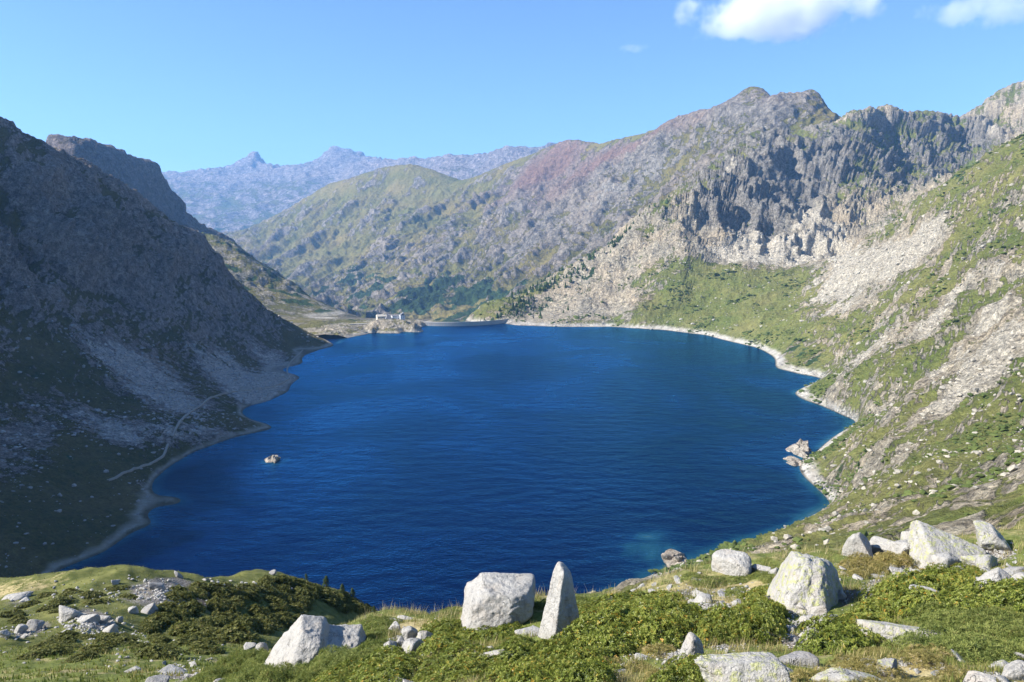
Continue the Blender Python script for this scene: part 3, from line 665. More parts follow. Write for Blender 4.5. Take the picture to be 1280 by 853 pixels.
# ------------------------------------------------------------------ houses beside the dam
M_STONE = concrete('pale_house_wall', (.46, .41, .32), (.56, .51, .42), .5); M_WHITE = concrete('white_house_wall', (.62, .63, .64), (.74, .75, .76), .5)
M_SLATE = concrete('slate_roof', (.14, .14, .15), (.22, .215, .22), .8); M_PALE = concrete('pale_roof', (.40, .36, .30), (.48, .44, .37), .8)
gl = NT('window_glass'); gl.bsdf((.03, .04, .05), .15, None, .5); M_GLASS = gl.m
fr_ = NT('wooden_door'); fr_.bsdf(fr_.mix(fr_.noise(fr_.objco(), 2, 3), (.10, .07, .05), (.16, .11, .07)), .7); M_DOOR = fr_.m
def house(px0, px1, ytop, ybase, r, label, wall, roof, kind, nwin, depth=9.0, roofh=.4, chimney=False):
    c = at((px0 + px1) / 2, ybase, r); w = (px1 - px0) / FPX * r; h = (ybase - ytop) / FPX * r
    gz = min(near_z(PROM, c[0], c[1]), c[2] + 2); z0 = gz - 1.5; hh = c[2] + h; wh = z0 + (hh - z0) * (1 - roofh)
    rz = -math.atan2(c[0], c[1]) + .25
    e = obj('house', None); e.location = (c[0], c[1], z0); e.rotation_euler = (0, 0, rz); tag(e, label, 'house')
    box('wall', (0, 0, (wh - z0) / 2), (w, depth, wh - z0), 0, wall, e)
    x, y, a, b = w / 2 + .5, depth / 2 + .5, wh - z0 + .05, hh - z0
    if kind == 'gable': V = [(-x, -y, a), (x, -y, a), (x, y, a), (-x, y, a), (-x, 0, b), (x, 0, b)]; F = [(0, 1, 5, 4), (2, 3, 4, 5), (0, 4, 3), (1, 2, 5), (0, 3, 2, 1)]
    elif kind == 'front': V = [(-x, -y, a), (x, -y, a), (x, y, a), (-x, y, a), (0, -y, b), (0, y, b)]; F = [(0, 4, 5, 3), (1, 2, 5, 4), (0, 1, 4), (3, 5, 2), (0, 3, 2, 1)]
    elif kind == 'hip': V = [(-x, -y, a), (x, -y, a), (x, y, a), (-x, y, a), (-x * .25, 0, b), (x * .25, 0, b)]; F = [(0, 1, 5, 4), (2, 3, 4, 5), (0, 4, 3), (1, 2, 5), (0, 3, 2, 1)]
    else: V = [(-x, -y, a), (x, -y, a), (x, y, a), (-x, y, a), (-x, -y, b), (x, -y, b), (x, y, b), (-x, y, b)]; F = [(0, 1, 5, 4), (1, 2, 6, 5), (2, 3, 7, 6), (3, 0, 4, 7), (4, 5, 6, 7), (0, 3, 2, 1)]
    me = bpy.data.meshes.new('roof'); me.from_pydata(V, [], F); me.materials.append(roof); rf = obj('roof', me, e)
    if chimney: box('chimney', (w * .25, 0, b + .3), (1.2, 1.2, 2.6), 0, wall, rf)
    nx, nz = nwin; H_ = wh - z0 - 1.5
    for i in range(nx):
        for j in range(nz):
            cx = (i + .5) / nx * w - w / 2; cz = 1.5 + (j + .55) / nz * H_
            wo = box('window', (cx, -depth / 2 - .02, cz), (1.3, .12, 1.7), 0, M_WHITE, e); box('pane', (cx, -depth / 2 - .10, cz), (1.0, .06, 1.4), 0, M_GLASS, wo)
    box('door', (w * .32, -depth / 2 - .04, 2.6), (1.3, .14, 2.3), 0, M_DOOR, e)
house(471, 482.5, 393.2, 402.5, 1352, 'ochre stone house with tall pale gable, leftmost by the dam', M_STONE, M_PALE, 'gable', (3, 2), 10, .25, True)
house(480.5, 491, 394.0, 402.5, 1346, 'house with broad grey slate roof between the ochre and white ones', M_STONE, M_SLATE, 'hip', (3, 1), 11, .75)
house(489.5, 499, 393.2, 401, 1364, 'white house with grey roof in the middle of the dam hamlet', M_WHITE, M_SLATE, 'gable', (4, 2), 9, .22)
house(499.8, 505.5, 391.5, 401, 1360, 'small tall white house, rightmost of the dam hamlet', M_WHITE, M_SLATE, 'front', (2, 3), 7, .25, True)

# ------------------------------------------------------------------ islets and shore blocks
M_ISL = rock = mountain_mat('islet_rock', .8, rock=(.52, .46, .38), rock2=(.34, .30, .25), grass=(.3, .28, .2), grass2=(.3, .28, .2))
def islet(px, py, wpx, hpx, label, seed, n=7):
    c = on_level(px, py); r = np.hypot(*c); w = wpx / FPX * r; rs = np.random.default_rng(seed); hmax = hpx / FPX * r
    V = []; F = []; n0 = 0; D, Fi = ICO_[3]
    for k in range(n):
        s = w * rs.uniform(.16, .34); ox, oy = rs.uniform(-.38, .38) * w, rs.uniform(-.5, .5) * w
        N = rs.normal(size=(8, 3)); N /= np.linalg.norm(N, axis=1)[:, None]; h = rs.uniform(.6, 1, 8)
        R = 1 / (((np.maximum(D @ N.T, 0) / h) ** 14).sum(1) + .4 ** 14) ** (1 / 14)
        v = D * R[:, None] * np.array([s, s * 1.3, hmax * rs.uniform(.4, .95)])
        V.append(v + np.array([ox, oy, hmax * .05])); F.append(Fi + n0); n0 += len(D)
    V = np.concatenate(V); z = np.zeros((len(V), 4), np.float32)
    me = mesh_np('islet', V, np.concatenate(F), M_ISL, False, {'mask': z, 'mask2': z}); o = obj('islet', me); o.location = (c[0], c[1], 0)
    tag(o, label, 'islet')
def ico_(sub):
    bm = bmesh.new(); bmesh.ops.create_icosphere(bm, subdivisions=sub, radius=1.0); bm.verts.index_update()
    V = np.array([v.co[:] for v in bm.verts]); F = np.array([[v.index for v in f.verts] for f in bm.faces]); bm.free()
    return V, F
ICO_ = {k: ico_(k) for k in (1, 2, 3)}
islet(340, 574, 17, 6, 'tiny pinkish rock islet near the left shore', 1, 6)
islet(1003, 566, 30, 8, 'pale tumbled rock islet just off the right shore', 2, 10)
islet(993, 578, 22, 4, 'low flat rock islet below the pale one at the right shore', 3, 7)
islet(843, 706, 32, 14, 'pinkish shore rock where the near slope meets the lake', 4, 4)

# ------------------------------------------------------------------ footpath across the left scree
def pick(G, px, py):
    PXg, PYg = to_px(G[0], G[1], G[2]); m = np.abs(PXg - px) + np.abs(PYg - py); m = m + np.hypot(G[0], G[1]) * .002
    k = np.argmin(m); return np.array([G[0].ravel()[k], G[1].ravel()[k], G[2].ravel()[k]])
def path(name, pix, w):
    P_ = np.array([pick(LEFT, x, y) for x, y, _ in dens([(x, y, 1.0) for x, y in pix], 3)])
    for _ in range(2): P_[1:-1, :2] = (P_[:-2, :2] + P_[1:-1, :2] * 2 + P_[2:, :2]) / 4
    Tn = np.gradient(P_[:, :2], axis=0); Tn /= np.linalg.norm(Tn, axis=1)[:, None] + 1e-9; N = np.stack([-Tn[:, 1], Tn[:, 0]], 1)
    a = P_.copy(); b = P_.copy(); a[:, :2] += N * w / 2; b[:, :2] -= N * w / 2
    zz = P_[:, 2] + .9; a[:, 2] = zz; b[:, 2] = zz; a2 = a.copy(); b2 = b.copy(); a2[:, 2] -= 3; b2[:, 2] -= 3
    n = len(P_); V = np.concatenate([a, b, b2, a2]); F = []
    for i in range(n - 1):
        for k in range(4): F.append((k * n + i, k * n + i + 1, ((k + 1) % 4) * n + i + 1, ((k + 1) % 4) * n + i))
    t = NT('path_gravel'); t.bsdf(t.mix(t.noise(t.pos(), .5, 4), (.26, .22, .18), (.40, .35, .29)), .95, None, .1)
    obj(name, mesh_np(name, V, np.array(F), t.m, False), kind='structure')
path('footpath', [(215, 548), (222, 532), (232, 520), (252, 507), (262, 498), (285, 491), (315, 488), (345, 483), (362, 474), (358, 462), (364, 452), (378, 438)], 1.5)
path('footpath', [(135, 602), (150, 594), (165, 588), (190, 580), (205, 570), (210, 556)], 1.3)

# ------------------------------------------------------------------ what lies strewn over the slopes: blocks, dwarf shrubs, trees too many to count
def strew(name, G, weight, n, s0, s1, mat, seed, sub=1, squash=.7, label=None, cat=None, lift=-.05, flare=0, ptype='rock'):
    rs = np.random.default_rng(seed); X, Y, Z = G[0].ravel(), G[1].ravel(), G[2].ravel(); R = np.hypot(X, Y)
    w = np.clip(weight.ravel(), 0, None) * R ** .4; w = np.where(Z > 1.0, w, 0); w /= w.sum()
    k = rs.choice(len(X), n, p=w); C = np.stack([X[k], Y[k], Z[k]], 1); C[:, :2] += rs.normal(0, 1.2, (n, 2))
    s = s0 * (s1 / s0) ** (rs.uniform(size=n) ** 2.2); s *= np.clip(R[k] / 900, .45, 2.2) ** .6
    if ptype == 'tree':
        m = 6; D = [(0, 0, 1.0)] + [(math.cos(i / m * 6.283), math.sin(i / m * 6.283), .15) for i in range(m)] + [(0, 0, .0)]
        D = np.array(D); D[:, :2] *= .30; Fi = np.array([(0, 1 + i, 1 + (i + 1) % m) for i in range(m)] + [(m + 1, 1 + (i + 1) % m, 1 + i) for i in range(m)])
    else: D, Fi = ICO_[sub]
    nv = len(D); th = rs.uniform(0, 6.283, n); c, s_ = np.cos(th), np.sin(th)
    V = D[None] * (1 + rs.normal(0, .20, (n, nv, 1))) * s[:, None, None] * np.stack([rs.uniform(.6, 1.2, n), rs.uniform(.6, 1.2, n), (rs.uniform(.5, 1.1, n) * squash) if ptype != 'tree' else rs.uniform(.8, 1.3, n)], 1)[:, None]
    V = np.stack([V[..., 0] * c[:, None] - V[..., 1] * s_[:, None], V[..., 0] * s_[:, None] + V[..., 1] * c[:, None], V[..., 2]], -1)
    V = V + C[:, None]; V[..., 2] += (s * lift)[:, None]
    F = (Fi[None] + (np.arange(n) * nv)[:, None, None]).reshape(-1, 3)
    o = obj(name, mesh_np(name, V.reshape(-1, 3), F, mat, False), kind='stuff'); tag(o, label, cat)
def stuff_mat(name, a, b, sc):
    t = NT(name); n = t.noise(t.pos(), sc, 4, .6); t.bsdf(t.mix(t.mapr(n, .35, .65), a, b), .95, t.bump(t.noise(t.pos(), sc * 4, 3), .6, .5), .1); return t.m
M_BLK = stuff_mat('slope_block_rock', (.22, .205, .175), (.40, .37, .30), .25); M_BLK2 = stuff_mat('shaded_block_rock', (.24, .22, .20), (.40, .37, .34), .3)
M_BSH = stuff_mat('slope_shrub', (.045, .065, .018), (.10, .125, .035), .12); M_TRE = stuff_mat('slope_conifer', (.018, .035, .012), (.05, .075, .022), .1)
X, Y, Z, g, scr, sl, PX, PY = RIGHT; R = np.hypot(X, Y)
onB = (R < 1700) & (PX < 1310) & (PX > 580) & (PY < 720)
clump = sstep(-.1, .4, fbm(X / 40, Y / 40, 4, 951))
strew('slope_blocks', RIGHT, onB * (.15 + clump + 1.2 * np.clip(scr, 0, 1)) * sstep(190, 330, R), 4200, .5, 3.2, M_BLK, 61, label='pale blocks strewn over the right mountain slope', cat='rocks')
strew('slope_shrubs', RIGHT, onB * sstep(0, .5, fbm(X / 55, Y / 55, 4, 955)) * np.clip(g - scr, 0, 1) * sstep(150, 300, R), 6000, 1.0, 3.6, M_BSH, 62, squash=.5, label='dark dwarf shrubs dotted over the right mountain slope', cat='shrubs', lift=.1)
wt = blob(PX, PY, [(700, 352, 90, 14, -32, 1.0), (760, 318, 70, 12, -36, .8), (800, 290, 40, 10, -38, .7), (640, 385, 50, 8, -25, 1.0), (1060, 590, 20, 12, 20, .15), (720, 395, 50, 6, 0, .3)]) * (R < 1900)
strew('slope_conifers', RIGHT, wt * sstep(-.1, .3, fbm(X / 60, Y / 60, 3, 957)), 420, 4.5, 9.5, M_TRE, 63, ptype='tree', label='small dark conifers dotted along the ridge right of the dam', cat='trees', lift=-.05)
X, Y, Z, g, scr, sl, PX, PY = LEFT
inL = (PX > -30) & (PX < 420) & (PY > 250)
strew('scree_blocks', LEFT, inL * (.06 + 1.5 * np.clip(scr, 0, 1) + .5 * sstep(.2, .6, fbm(X / 30, Y / 30, 4, 961))), 6000, .4, 2.6, M_BLK2, 64, label='grey scree blocks on the shaded left mountain side', cat='rocks')

# ------------------------------------------------------------------ clouds
def cloud(name, px, py, r, wpx, hpx, label, seed, dens_, k_r=1.0, n_amp=2.6):
    c = at(px, py, r); w = wpx / FPX * r; h = hpx / FPX * r
    V, F = ICO_[3]; V = V * np.array([w * .62, w * .34, h * .66])
    me = mesh_np(name, V, F, None, False)
    o = obj(name, me); o.location = c; o.rotation_euler[2] = -math.atan2(c[0], c[1])
    m = bpy.data.materials.new(name + '_vapour'); m.use_nodes = True; n = m.node_tree.nodes; n.clear(); l = m.node_tree.links
    out = n.new('ShaderNodeOutputMaterial'); v = n.new('ShaderNodeVolumePrincipled'); v.inputs['Color'].default_value = (1, 1, 1, 1); v.inputs['Anisotropy'].default_value = .2
    tc = n.new('ShaderNodeTexCoord'); mp = n.new('ShaderNodeMapping'); mp.inputs['Location'].default_value = (seed * 3.1, seed * 1.7, 0)
    mp.inputs['Scale'].default_value = (1 / h, 1 / h, 1 / h)
    nz = n.new('ShaderNodeTexNoise'); nz.inputs['Scale'].default_value = 1.5; nz.inputs['Detail'].default_value = 6; nz.inputs['Roughness'].default_value = .58
    l.new(tc.outputs['Object'], mp.inputs[0]); l.new(mp.outputs[0], nz.inputs['Vector'])
    m2 = n.new('ShaderNodeMapping'); m2.inputs['Scale'].default_value = (1 / (w * .56), 1 / (w * .31), 1 / (h * .60)); l.new(tc.outputs['Object'], m2.inputs[0])
    ln = n.new('ShaderNodeVectorMath'); ln.operation = 'LENGTH'; l.new(m2.outputs[0], ln.inputs[0])
    def mth(op, a, b):
        q = n.new('ShaderNodeMath'); q.operation = op
        for i, x in enumerate((a, b)):
            if isinstance(x, (int, float)): q.inputs[i].default_value = x
            else: l.new(x, q.inputs[i])
        return q.outputs[0]
    e = mth('SUBTRACT', mth('MULTIPLY', nz.outputs['Fac'], n_amp), mth('ADD', mth('MULTIPLY', mth('POWER', ln.outputs['Value'], 2.0), .95 * k_r), n_amp * .5 - .52))
    mr = n.new('ShaderNodeMapRange'); mr.inputs[1].default_value = 0; mr.inputs[2].default_value = .45; mr.inputs[3].default_value = 0; mr.inputs[4].default_value = dens_
    l.new(e, mr.inputs[0]); l.new(mr.outputs[0], v.inputs['Density']); l.new(v.outputs[0], out.inputs['Volume'])
    me.materials.append(m); tag(o, label, 'cloud')
cloud('cloud', 978, 14, 9000, 230, 70, 'bright white puffy cloud cut by the top edge, larger of the two', 5, .0065)
cloud('cloud', 1240, 12, 9000, 150, 34, 'thin mauve cloud at the top right corner', 6, .0022)
cloud('cloud', 790, 61, 9000, 44, 11, 'faint small wisp of cloud left of the white cloud', 7, .0016)

# ================================================================== the near hillside
from mathutils import noise as mn
near_crest = [(330, 817, 16.5), (400, 800, 17.5), (450, 780, 18), (490, 768, 17.5), (540, 768, 16.5), (600, 757, 15), (680, 752, 14), (720, 746, 14), (780, 738, 14.5), (830, 720, 16), (870, 714, 17), (930, 700, 18), (990, 692, 18.5),
              (1060, 684, 19.5), (1160, 676, 20), (1240, 668, 20), (1300, 664, 20.5), (1420, 650, 21)]
hum_crest = [(-160, 760, 95), (-60, 748, 90), (0, 739, 85), (40, 729, 80), (100, 719, 72), (150, 712, 68), (200, 714, 68), (260, 717, 70), (330, 719, 75), (370, 723, 80), (410, 737, 84), (440, 752, 84), (470, 768, 80), (500, 790, 75)]
pn = pts_of(near_crest, step=14) + pts_of(hum_crest, step=18)
pn += pts_of(
    [(300, 858, 11.8), (400, 856, 10.5), (500, 855, 9.2), (600, 854, 8.2), (700, 853, 7.6), (900, 853, 7.1), (1100, 853, 7.1), (1300, 853, 7.6)],
    [(330, 960, 8), (500, 985, 5.4), (640, 1000, 4.2), (800, 1000, 3.8), (1000, 1000, 3.7), (1300, 1000, 3.9)],
    [(480, 800, 13.3), (560, 797, 12.4), (640, 797, 11.6), (700, 796, 11.0), (780, 790, 10.8), (880, 780, 10.8), (1000, 770, 11.4), (1100, 760, 12.2), (1200, 750, 12.6), (1300, 745, 13)],
    [(880, 745, 13.4), (960, 735, 14.2), (1040, 722, 15.2), (1130, 712, 16), (1220, 705, 16.5), (1300, 700, 16.8)],
    [(-160, 800, 50), (0, 790, 46), (100, 784, 47), (200, 776, 51), (280, 775, 56), (360, 780, 60), (420, 792, 62)],
    [(-160, 860, 24), (0, 850, 23), (100, 845, 22.5), (180, 838, 23), (240, 832, 24), (300, 828, 27), (370, 820, 33)],
    [(-160, 960, 12), (0, 950, 12), (120, 930, 12.5), (220, 890, 13)],
    [(-160, 765, 66), (0, 760, 64), (100, 748, 58), (200, 742, 58), (300, 742, 63)])
pn += [(math.sin(a) * .9, math.cos(a) * .9, H - 1.65 - .36 * math.cos(a)) for a in (-.9, -.45, 0, .45, .9)]
pn += [(math.sin(a) * 2.2, math.cos(a) * 2.2, H - 1.65 - .85 * math.cos(a) - (.5 if a < -.3 else 0)) for a in (-.9, -.45, 0, .45, .9)]
for x, y, r in dens(near_crest, 30)[2:]:                      # falls away behind the near crest
    for k, dq in ((1.35, .10), (1.9, .17), (3.0, .2)):
        if x < 520 and k > 1.5: continue
        a, q = ray(x, y); q = float(q) - dq * (1 if x < 900 else .55)
        pn.append((math.sin(a) * r * k, math.cos(a) * r * k, H + q * r * k))
for x, y, r in dens(hum_crest, 40):
    for k, dq in ((1.3, .08), (1.8, .13)):
        a, q = ray(x, y); q = float(q) - dq
        pn.append((math.sin(a) * r * k, math.cos(a) * r * k, H + q * r * k))
for a in np.linspace(-.72, .66, 15):
    zz = -8 if a < .12 else H - 262 * .42 - 30
    pn.append((math.sin(a) * 262, math.cos(a) * 262, zz))
fN = Field(pn, c=.01, kr=.5, z0=H)
rr = np.concatenate([np.geomspace(.6, 6, 26)[:-1], np.geomspace(6, 26, 210)[:-1], np.geomspace(26, 100, 140)[:-1], np.geomspace(100, 262, 22)])
aa = np.linspace(-.70, .66, 600)
A, Rr = np.meshgrid(aa, rr); X = Rr * np.sin(A); Y = Rr * np.cos(A)
na, nr = len(aa), len(rr)
i0 = np.arange(na - 1)[None, :] + na * np.arange(nr - 1)[:, None]
FN = np.stack([i0, i0 + 1, i0 + na + 1, i0 + na], -1).reshape(-1, 4)
Z = fN(X, Y)
far = sstep(22, 45, Rr)
k = sstep(2.5, 7, Rr)
Z += k * (.30 * fbm(X / 3.2, Y / 3.2, 4, 801) + .05 * fbm(X / .5, Y / .5, 3, 803)) * (1 - .5 * far) + far * (1.3 * fbm(X / 14, Y / 14, 4, 805) + .5 * (ridged(X / 6, Y / 6, 4, 806) - .4))
PX, PY = to_px(X, Y, Z)
gravel = blob(PX, PY, [(960, 772, 26, 9, 0, .9), (890, 762, 36, 9, -5, .8), (1012, 792, 40, 16, -20, 1.0), (775, 822, 34, 12, -20, .7), (845, 810, 26, 18, -30, .7), (905, 808, 22, 8, 0, .6), (1235, 692, 40, 10, 5, .8), (1180, 738, 45, 8, 0, .8),
                       (1010, 760, 30, 12, 0, .8), (1245, 838, 30, 10, 0, .7), (500, 808, 30, 16, 0, .6), (225, 843, 30, 8, 0, .7), (120, 775, 34, 14, 20, .8), (40, 788, 30, 8, -20, .8), (200, 745, 50, 12, 15, .7), (215, 728, 40, 8, 5, .6), (25, 753, 30, 7, -5, .5),
                       (170, 752, 30, 8, 10, .5), (300, 734, 26, 5, 5, .5), (300, 800, 40, 6, 0, .4), (860, 740, 26, 6, -10, .5), (1090, 735, 22, 10, -30, .6), (640, 762, 18, 6, 0, .3)])
gravel = gravel + (.05 + .45 * fbm(X / 1.3, Y / 1.3, 4, 811)) * (1 - far) + far * .45 * sstep(.15, .6, fbm(X / 4, Y / 4, 4, 812))
soil = blob(PX, PY, [(1100, 805, 36, 9, 0, .9), (1060, 742, 26, 16, -40, .7), (800, 800, 50, 10, -20, .5), (940, 745, 30, 6, 0, .4), (240, 745, 60, 20, 20, .6)])
straw = .35 + .5 * fbm(X / 2.1, Y / 2.1, 4, 815) + blob(PX, PY, [(930, 738, 60, 14, 0, .5), (830, 745, 60, 8, -15, .5), (1130, 700, 70, 10, 0, .5), (1080, 840, 60, 12, 0, .5), (1190, 835, 60, 14, 0, .5), (300, 845, 50, 8, 0, .5), (520, 782, 40, 8, 0, .4)]) - .32 * far + far * .6 * fbm(X / 9, Y / 9, 4, 817) + far * blob(PX, PY, [(30, 735, 90, 10, -10, .5)])
def near_mat():
    t = NT('near_hillside_ground'); p = t.pos()
    sp = t.n.new('ShaderNodeSeparateColor'); t.l.new(t.attr('mask').outputs['Color'], sp.inputs[0]); gr, so_, stw = sp.outputs
    sp2 = t.n.new('ShaderNodeSeparateColor'); t.l.new(t.attr('mask2').outputs['Color'], sp2.inputs[0]); fr = sp2.outputs[0]
    n1 = t.noise(p, 1.6, 6, .65); n2 = t.noise(p, 9, 5, .65); n3 = t.noise(p, 45, 3, .6); v = t.voro(p, 22); v2 = t.voro(p, 22, out='Color'); nf = t.noise(p, .35, 6, .7)
    green = t.mix(t.mapr(n2, .35, .65), (.085, .11, .025), (.17, .19, .05))
    green = t.mix(fr, green, t.mix(t.mapr(t.math('ADD', t.math('MULTIPLY', nf, .5), t.math('MULTIPLY', n1, .5)), .40, .60), (.065, .08, .02), (.17, .17, .055)))
    strw = t.mix(t.mapr(n2, .3, .7), (.26, .205, .095), (.48, .40, .21))
    c = t.mix(t.mapr(t.math('ADD', stw, t.math('MULTIPLY', t.math('SUBTRACT', n1, .5), 1.6)), .35, .7), green, strw)
    soilc = t.mix(t.mapr(n2, .3, .7), (.075, .058, .045), (.17, .135, .11))
    c = t.mix(t.mapr(t.math('ADD', so_, t.math('MULTIPLY', t.math('SUBTRACT', n1, .5), 1.2)), .4, .6), c, soilc)
    bw = t.n.new('ShaderNodeRGBToBW'); t.l.new(v2, bw.inputs[0])
    gc = t.mix(t.mapr(bw.outputs[0], .2, .8), (.24, .205, .18), (.55, .52, .47))
    gc = t.mix(t.mapr(v, .35, .6), gc, (.10, .085, .07))
    gm = t.mapr(t.math('ADD', gr, t.math('MULTIPLY', t.math('SUBTRACT', n2, .5), 1.3)), .42, .58)
    c = t.mix(gm, c, gc)
    c = t.mix(t.mapr(n3, .3, .6, .3, 0), c, (.05, .045, .02))
    hh = t.math('ADD', t.math('MULTIPLY', n2, .05), t.math('ADD', t.math('MULTIPLY', n3, .015), t.math('MULTIPLY', t.math('MULTIPLY', v, gm), -.03)))
    t.bsdf(c, .95, t.bump(hh, .9, 1.0), .1); return t.m
build('near_hillside', X, Y, Z, FN, (gravel, soil, straw), (far, np.zeros_like(Z), np.zeros_like(Z)), near_mat())
NZ = Z; LR = np.log(rr)
def ground(x, y):
    a = (np.arctan2(x, y) - aa[0]) / (aa[1] - aa[0]); r = np.log(np.hypot(x, y))
    j = np.clip(np.searchsorted(LR, r) - 1, 0, nr - 2); fr = np.clip((r - LR[j]) / (LR[j + 1] - LR[j]), 0, 1)
    i = np.clip(np.floor(a).astype(int), 0, na - 2); fa = np.clip(a - i, 0, 1)
    return (NZ[j, i] * (1 - fa) + NZ[j, i + 1] * fa) * (1 - fr) + (NZ[j + 1, i] * (1 - fa) + NZ[j + 1, i + 1] * fa) * fr
def hit(px, py, rmin=3.0):
    """where the ray through a photo pixel first meets the near hillside; None when it passes over"""
    a, q = ray(px, py); a = float(a); q = float(q)
    x = rr * math.sin(a); y = rr * math.cos(a); z = ground(x, y)
    el = (z - H) / rr
    k = np.nonzero((el >= q) & (rr > rmin))[0]
    if len(k) == 0: return None
    k = k[0]
    if k == 0: return None
    e0, e1 = el[k - 1], el[k]; t = 0 if e1 == e0 else (q - e0) / (e1 - e0); t = min(max(t, 0), 1)
    r = rr[k - 1] + (rr[k] - rr[k - 1]) * t
    x = r * math.sin(a); y = r * math.cos(a)
    return np.array([x, y, float(ground(np.array(x), np.array(y)))])
def gnormal(x, y, e=.25):
    g = lambda X_, Y_: float(ground(np.array(X_), np.array(Y_)))
    n = Vector((g(x - e, y) - g(x + e, y), g(x, y - e) - g(x, y + e), 2 * e)); n.normalize(); return n

# ------------------------------------------------------------------ rocks
def rock_mat(name, base=(.40, .385, .355), dark=(.20, .195, .185), lichen=.0, tint=(.39, .335, .275)):
    t = NT(name); p = t.pos()
    n1 = t.noise(p, 2.2, 6, .65); n2 = t.noise(p, 11, 6, .7); n3 = t.noise(p, 55, 3, .7); sp = t.voro(p, 70, out='Color')
    c = t.mix(t.mapr(n1, .34, .66), (base[0] * .86, base[1] * .85, base[2] * .84), base)
    c = t.mix(t.mapr(t.noise(p, 3.1, 4, .6, .5), .52, .72, 0, .6), c, tint)
    c = t.mix(t.mapr(n2, .56, .68, 0, .55), c, dark)
    bw = t.n.new('ShaderNodeRGBToBW'); t.l.new(sp, bw.inputs[0])
    c = t.mix(t.mapr(bw.outputs[0], .62, .8, 0, .35), c, dark)
    c = t.mix(t.mapr(n3, .6, .75, 0, .4), c, (.13, .125, .12))
    wv = t.n.new('ShaderNodeVectorMath'); wv.operation = 'ADD'; t.l.new(p, wv.inputs[0]); t.l.new(t.noise(p, 2.5, 4, .6, 0, 'Color'), wv.inputs[1])
    crack = t.math('MULTIPLY', t.mapr(t.voro(wv.outputs[0], 1.1, 'DISTANCE_TO_EDGE'), .0, .012, 1, 0), t.mapr(t.noise(p, 3.3, 3, .6), .46, .60))
    c = t.mix(t.math('MULTIPLY', crack, .6), c, (.07, .068, .062))
    c = t.mix(t.mapr(t.noise(t.scale(p, (1, 1, .35)), 5.5, 5, .7), .55, .68, 0, .5), c, (dark[0] * .8, dark[1] * .8, dark[2] * .78))
    if lichen > 0:
        nl = t.noise(p, 9.0, 7, .75)
        lm = t.mapr(t.math('ADD', nl, t.math('MULTIPLY', t.math('SUBTRACT', n2, .5), .6)), .62 - .2 * lichen, .70 - .2 * lichen)
        c = t.mix(t.math('MULTIPLY', lm, .85), c, t.mix(n2, (.30, .31, .11), (.42, .42, .20)))
        dm = t.mapr(t.noise(p, 7.0, 5, .75, .4), .60, .66)
        c = t.mix(t.math('MULTIPLY', dm, .7), c, (.12, .12, .115))
    h = t.math('ADD', t.math('MULTIPLY', n2, .07), t.math('ADD', t.math('MULTIPLY', n3, .014), t.math('SUBTRACT', t.math('MULTIPLY', n1, .10), t.math('MULTIPLY', crack, .03))))
    t.bsdf(c, .88, t.bump(h, .9, 1.0), .2); return t.m
M_GRAN = rock_mat('pale_granite'); M_LICH = rock_mat('lichen_granite', lichen=.55); M_LICH2 = rock_mat('light_lichen_granite', lichen=.2)
M_GREY = rock_mat('grey_granite', (.30, .29, .28), (.15, .15, .15), .1)

def ico(sub):
    bm = bmesh.new(); bmesh.ops.create_icosphere(bm, subdivisions=sub, radius=1.0)
    V = np.array([v.co[:] for v in bm.verts]); bm.verts.index_update()
    F = np.array([[v.index for v in f.verts] for f in bm.faces]); bm.free()
    return V / np.linalg.norm(V, axis=1)[:, None], F
ICO = {k: ico(k) for k in (1, 2, 3, 4, 5, 6)}
def rock_shape(seed, sub=4, n=11, sharp=18, rough=.05, planes=None, freq=1.7):
    """unit rock: soft intersection of half spaces + noise; fits roughly in -1..1"""
    rs = np.random.default_rng(seed); D, F = ICO[sub]
    if planes is None:
        N = rs.normal(size=(n, 3)); N /= np.linalg.norm(N, axis=1)[:, None]; h = rs.uniform(.62, 1.0, n)
    else:
        N = np.array([p[:3] for p in planes], float); h = np.array([p[3] for p in planes], float); L = np.linalg.norm(N, axis=1); N /= L[:, None]; h = h / L
    inv = np.maximum(D @ N.T, 0) / h                               # 1/r of each plane
    inv = np.concatenate([inv, np.full((len(D), 1), 1 / 1.9)], 1)
    R = 1 / ((inv ** sharp).sum(1)) ** (1 / sharp)
    V = D * R[:, None]
    off = Vector(rs.uniform(-50, 50, 3))
    dis = np.array([mn.fractal(Vector(v) * freq + off, .9, 2.1, 5) * rough + abs(mn.noise(Vector(v) * freq * 2.2 - off)) * rough * -.9 for v in V])
    if sub >= 5:
        dis = dis + np.array([-max(0, mn.noise(Vector(v) * 3.1 + off) - .12) * rough * 1.5 + mn.fractal(Vector(v) * 7 + off, .8, 2.1, 3) * rough * .28 for v in V])
    V = V + D * dis[:, None]
    return V, F
BOULDERS = []
